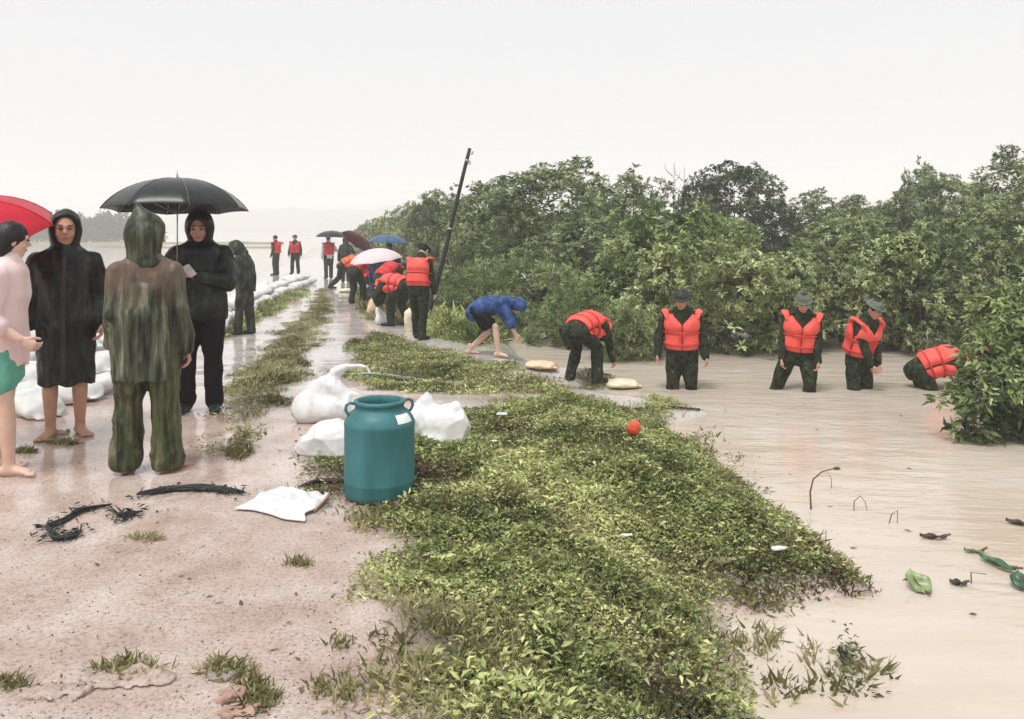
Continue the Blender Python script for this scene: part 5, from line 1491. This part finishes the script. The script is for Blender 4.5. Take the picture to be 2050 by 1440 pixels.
reed('straight upright stalk in the water off the bank', [(1653, 1105), (1653, 1085), (1654, 1062)], .004)
reed('brown angled stalk beside the long dark green leaf', [(1945, 1168), (1944, 1146), (1975, 1150)], .005)
# clods, bricks and pebbles on the dirt
def clod(px, py, s, label, mat, name='clod', seed=0, rz=0, cat='clod'):
    c = at_ground(px, py); F = Field((-s[0] * 1.3, -s[1] * 1.4, -.03), (s[0] * 1.3, s[1] * 1.4, s[2] * 1.8), .009)
    F.loft([(-s[0] * .7, 0, s[2] * .3), (0, .01, s[2] * .4), (s[0] * .7, 0, s[2] * .3)], [s[1] * .8, s[1], s[1] * .85], [s[2] * .6, s[2] * .7, s[2] * .6], (0, 1, 0)); F.wrinkle(.016, 14, seed); F.wrinkle(.010, 34, seed); F.crease(.012, 22, seed)
    F.cut_plane((0, 0, -.015), (0, 0, -1)); mb = MB(); mb.add(*F.net()); return tag(obj(name, mb.mesh(name), MATS[mat], loc=c, rot=(0, 0, R(rz))), label, cat)
simple('brick_mud', (.40, .255, .20), .75, .35, 20, bmp=.8, bscale=60, detail=6); simple('clod_mud', (.47, .35, .30), .7, .3, 25, bmp=.8, bscale=70, detail=6)
clod(265, 1366, (.2, .06, .016), 'long mud ridge with grass on top at the bottom left', 'wet_dirt', 'mud_ridge', 1, 6, 'mud ridge')
clod(110, 1388, (.15, .045, .011), 'low mud ridge left of the grassy one', 'wet_dirt', 'mud_ridge', 2, 8, 'mud ridge')
clod(470, 1398, (.06, .045, .016), 'reddish brick half sunk under the grass tuft', 'brick_mud', 'brick', 3, -15, 'brick')
clod(478, 1428, (.075, .045, .016), 'reddish brick at the bottom edge of the picture', 'brick_mud', 'brick', 4, 5, 'brick')
clod(435, 1360, (.07, .025, .014), 'flat grey stone beneath the middle grass tuft', 'stone', 'stone', 5, 4, 'stone')
clod(60, 805, (.12, .09, .09), 'dark grey stone at the foot of the sandbag heap', 'stone', 'stone', 6, 10, 'stone')
clod(115, 868, (.1, .05, .02), 'flat mud clod left of the bare feet', 'wet_dirt', 'clod', 7, 0)
def pebbles():
    g = np.random.default_rng(77); n = 5200
    PX = g.uniform(-40, 780, n); PY = 860 + (1445 - 860) * g.random(n) ** .8
    base = np.array([(-.4, -.4, 0), (.4, -.35, 0), (.45, .35, 0), (-.35, .45, 0), (0, 0, .55)]); fc = np.array([(0, 1, 4), (1, 2, 4), (2, 3, 4), (3, 0, 4)])
    dirz = (HORIZON - PY) / FPX; t = -CAMZ / dirz; X = (PX - 1025) / FPX * t; Y = t; Z = hgt(X, Y)
    k = (poly_sd(X, Y, G_FRONT) < .1) & (fbm2(X, Y, 1.6, 5, 3) + .5 * g.normal(size=n) > -.1); X, Y, Z = X[k], Y[k], Z[k]; n = len(X)
    s = .003 + .009 * g.random(n) ** 6; a = g.uniform(0, 6.28, n)
    B = np.stack([base[:, 0][None] * np.cos(a)[:, None] - base[:, 1][None] * np.sin(a)[:, None], base[:, 0][None] * np.sin(a)[:, None] + base[:, 1][None] * np.cos(a)[:, None], np.repeat(base[None, :, 2], n, 0)], -1) * s[:, None, None] * g.uniform(.7, 1.3, (n, 5, 1))
    V = (B + np.stack([X, Y, Z], -1)[:, None]).reshape(-1, 3); F = (np.arange(n)[:, None, None] * 5 + fc[None]).reshape(-1, 3)
    col = np.repeat(np.where(g.random((n, 1)) < .35, np.array([[.17, .11, .09]]), np.array([[.40, .32, .27]])) * g.uniform(.6, 1.25, (n, 1)), 5, 0)
    tag(obj('pebbles', new_mesh('pebbles', V, F, False, cols=col), MATS['weed']), 'small pebbles and crumbs scattered over the pink dirt', 'pebbles', kind='stuff')
pebbles()

def litter():
    g = np.random.default_rng(61); n = 900
    X = g.uniform(-.5, 9, n); Y = g.uniform(3.2, 14, n); sd = poly_sd(X, Y, LAND)
    k = (sd < -.02) & (g.random(n) < np.where(sd > -.35, .8, .16)); X, Y = X[k], Y[k]; n = len(X); a = g.uniform(0, 6.28, n)
    D = np.stack([np.cos(a), np.sin(a), g.uniform(-.02, .1, n)], -1); L = g.uniform(.015, .07, n)
    V, F = leaf_arrays(np.stack([X, Y, np.full(n, ZW + .004)], -1), D, L, L * g.uniform(.1, .45, n), np.array([0, 0, 1.0]) + .1 * g.normal(size=(n, 3)), .1, .0, g)
    V[:, 2] = np.maximum(V[:, 2], ZW + .003)
    col = np.where(g.random((n, 1)) < .6, np.array([[.16, .10, .06]]), np.array([[.16, .18, .07]])) * g.uniform(.5, 1.5, (n, 1))
    tag(obj('floating_litter', new_mesh('floating_litter', V, F, False, cols=np.repeat(col, 4, 0)), MATS['weed']), 'bits of leaf and straw drifting on the flood water', 'litter', kind='stuff')
litter()

def straw():
    g = np.random.default_rng(63); n = 2600
    X = g.uniform(-5.5, -.2, n); Y = g.uniform(2.6, 9, n); sd = poly_sd(X, Y, G_FRONT); k = (sd < .05) & (fbm2(X, Y, 1.8, 15, 3) + .35 * g.normal(size=n) + np.where(sd > -.4, .5, 0) > .42)
    X, Y = X[k], Y[k]; n = len(X); a = g.uniform(0, 6.28, n); L = g.uniform(.01, .055, n)
    D = np.stack([np.cos(a), np.sin(a), g.uniform(0, .12, n)], -1)
    V, F = leaf_arrays(np.stack([X, Y, hgt(X, Y) + .004], -1), D, L, L * g.uniform(.08, .4, n), np.array([0, 0, 1.0]) + .2 * g.normal(size=(n, 3)), .12, .0, g)
    col = np.where(g.random((n, 1)) < .6, np.array([[.17, .11, .07]]), np.array([[.20, .20, .09]])) * g.uniform(.5, 1.5, (n, 1))
    tag(obj('dead_leaves', new_mesh('dead_leaves', V, F, False, cols=np.repeat(col, 4, 0)), MATS['weed']), 'dead leaves and straw trodden into the pink dirt', 'litter', kind='stuff')
straw()
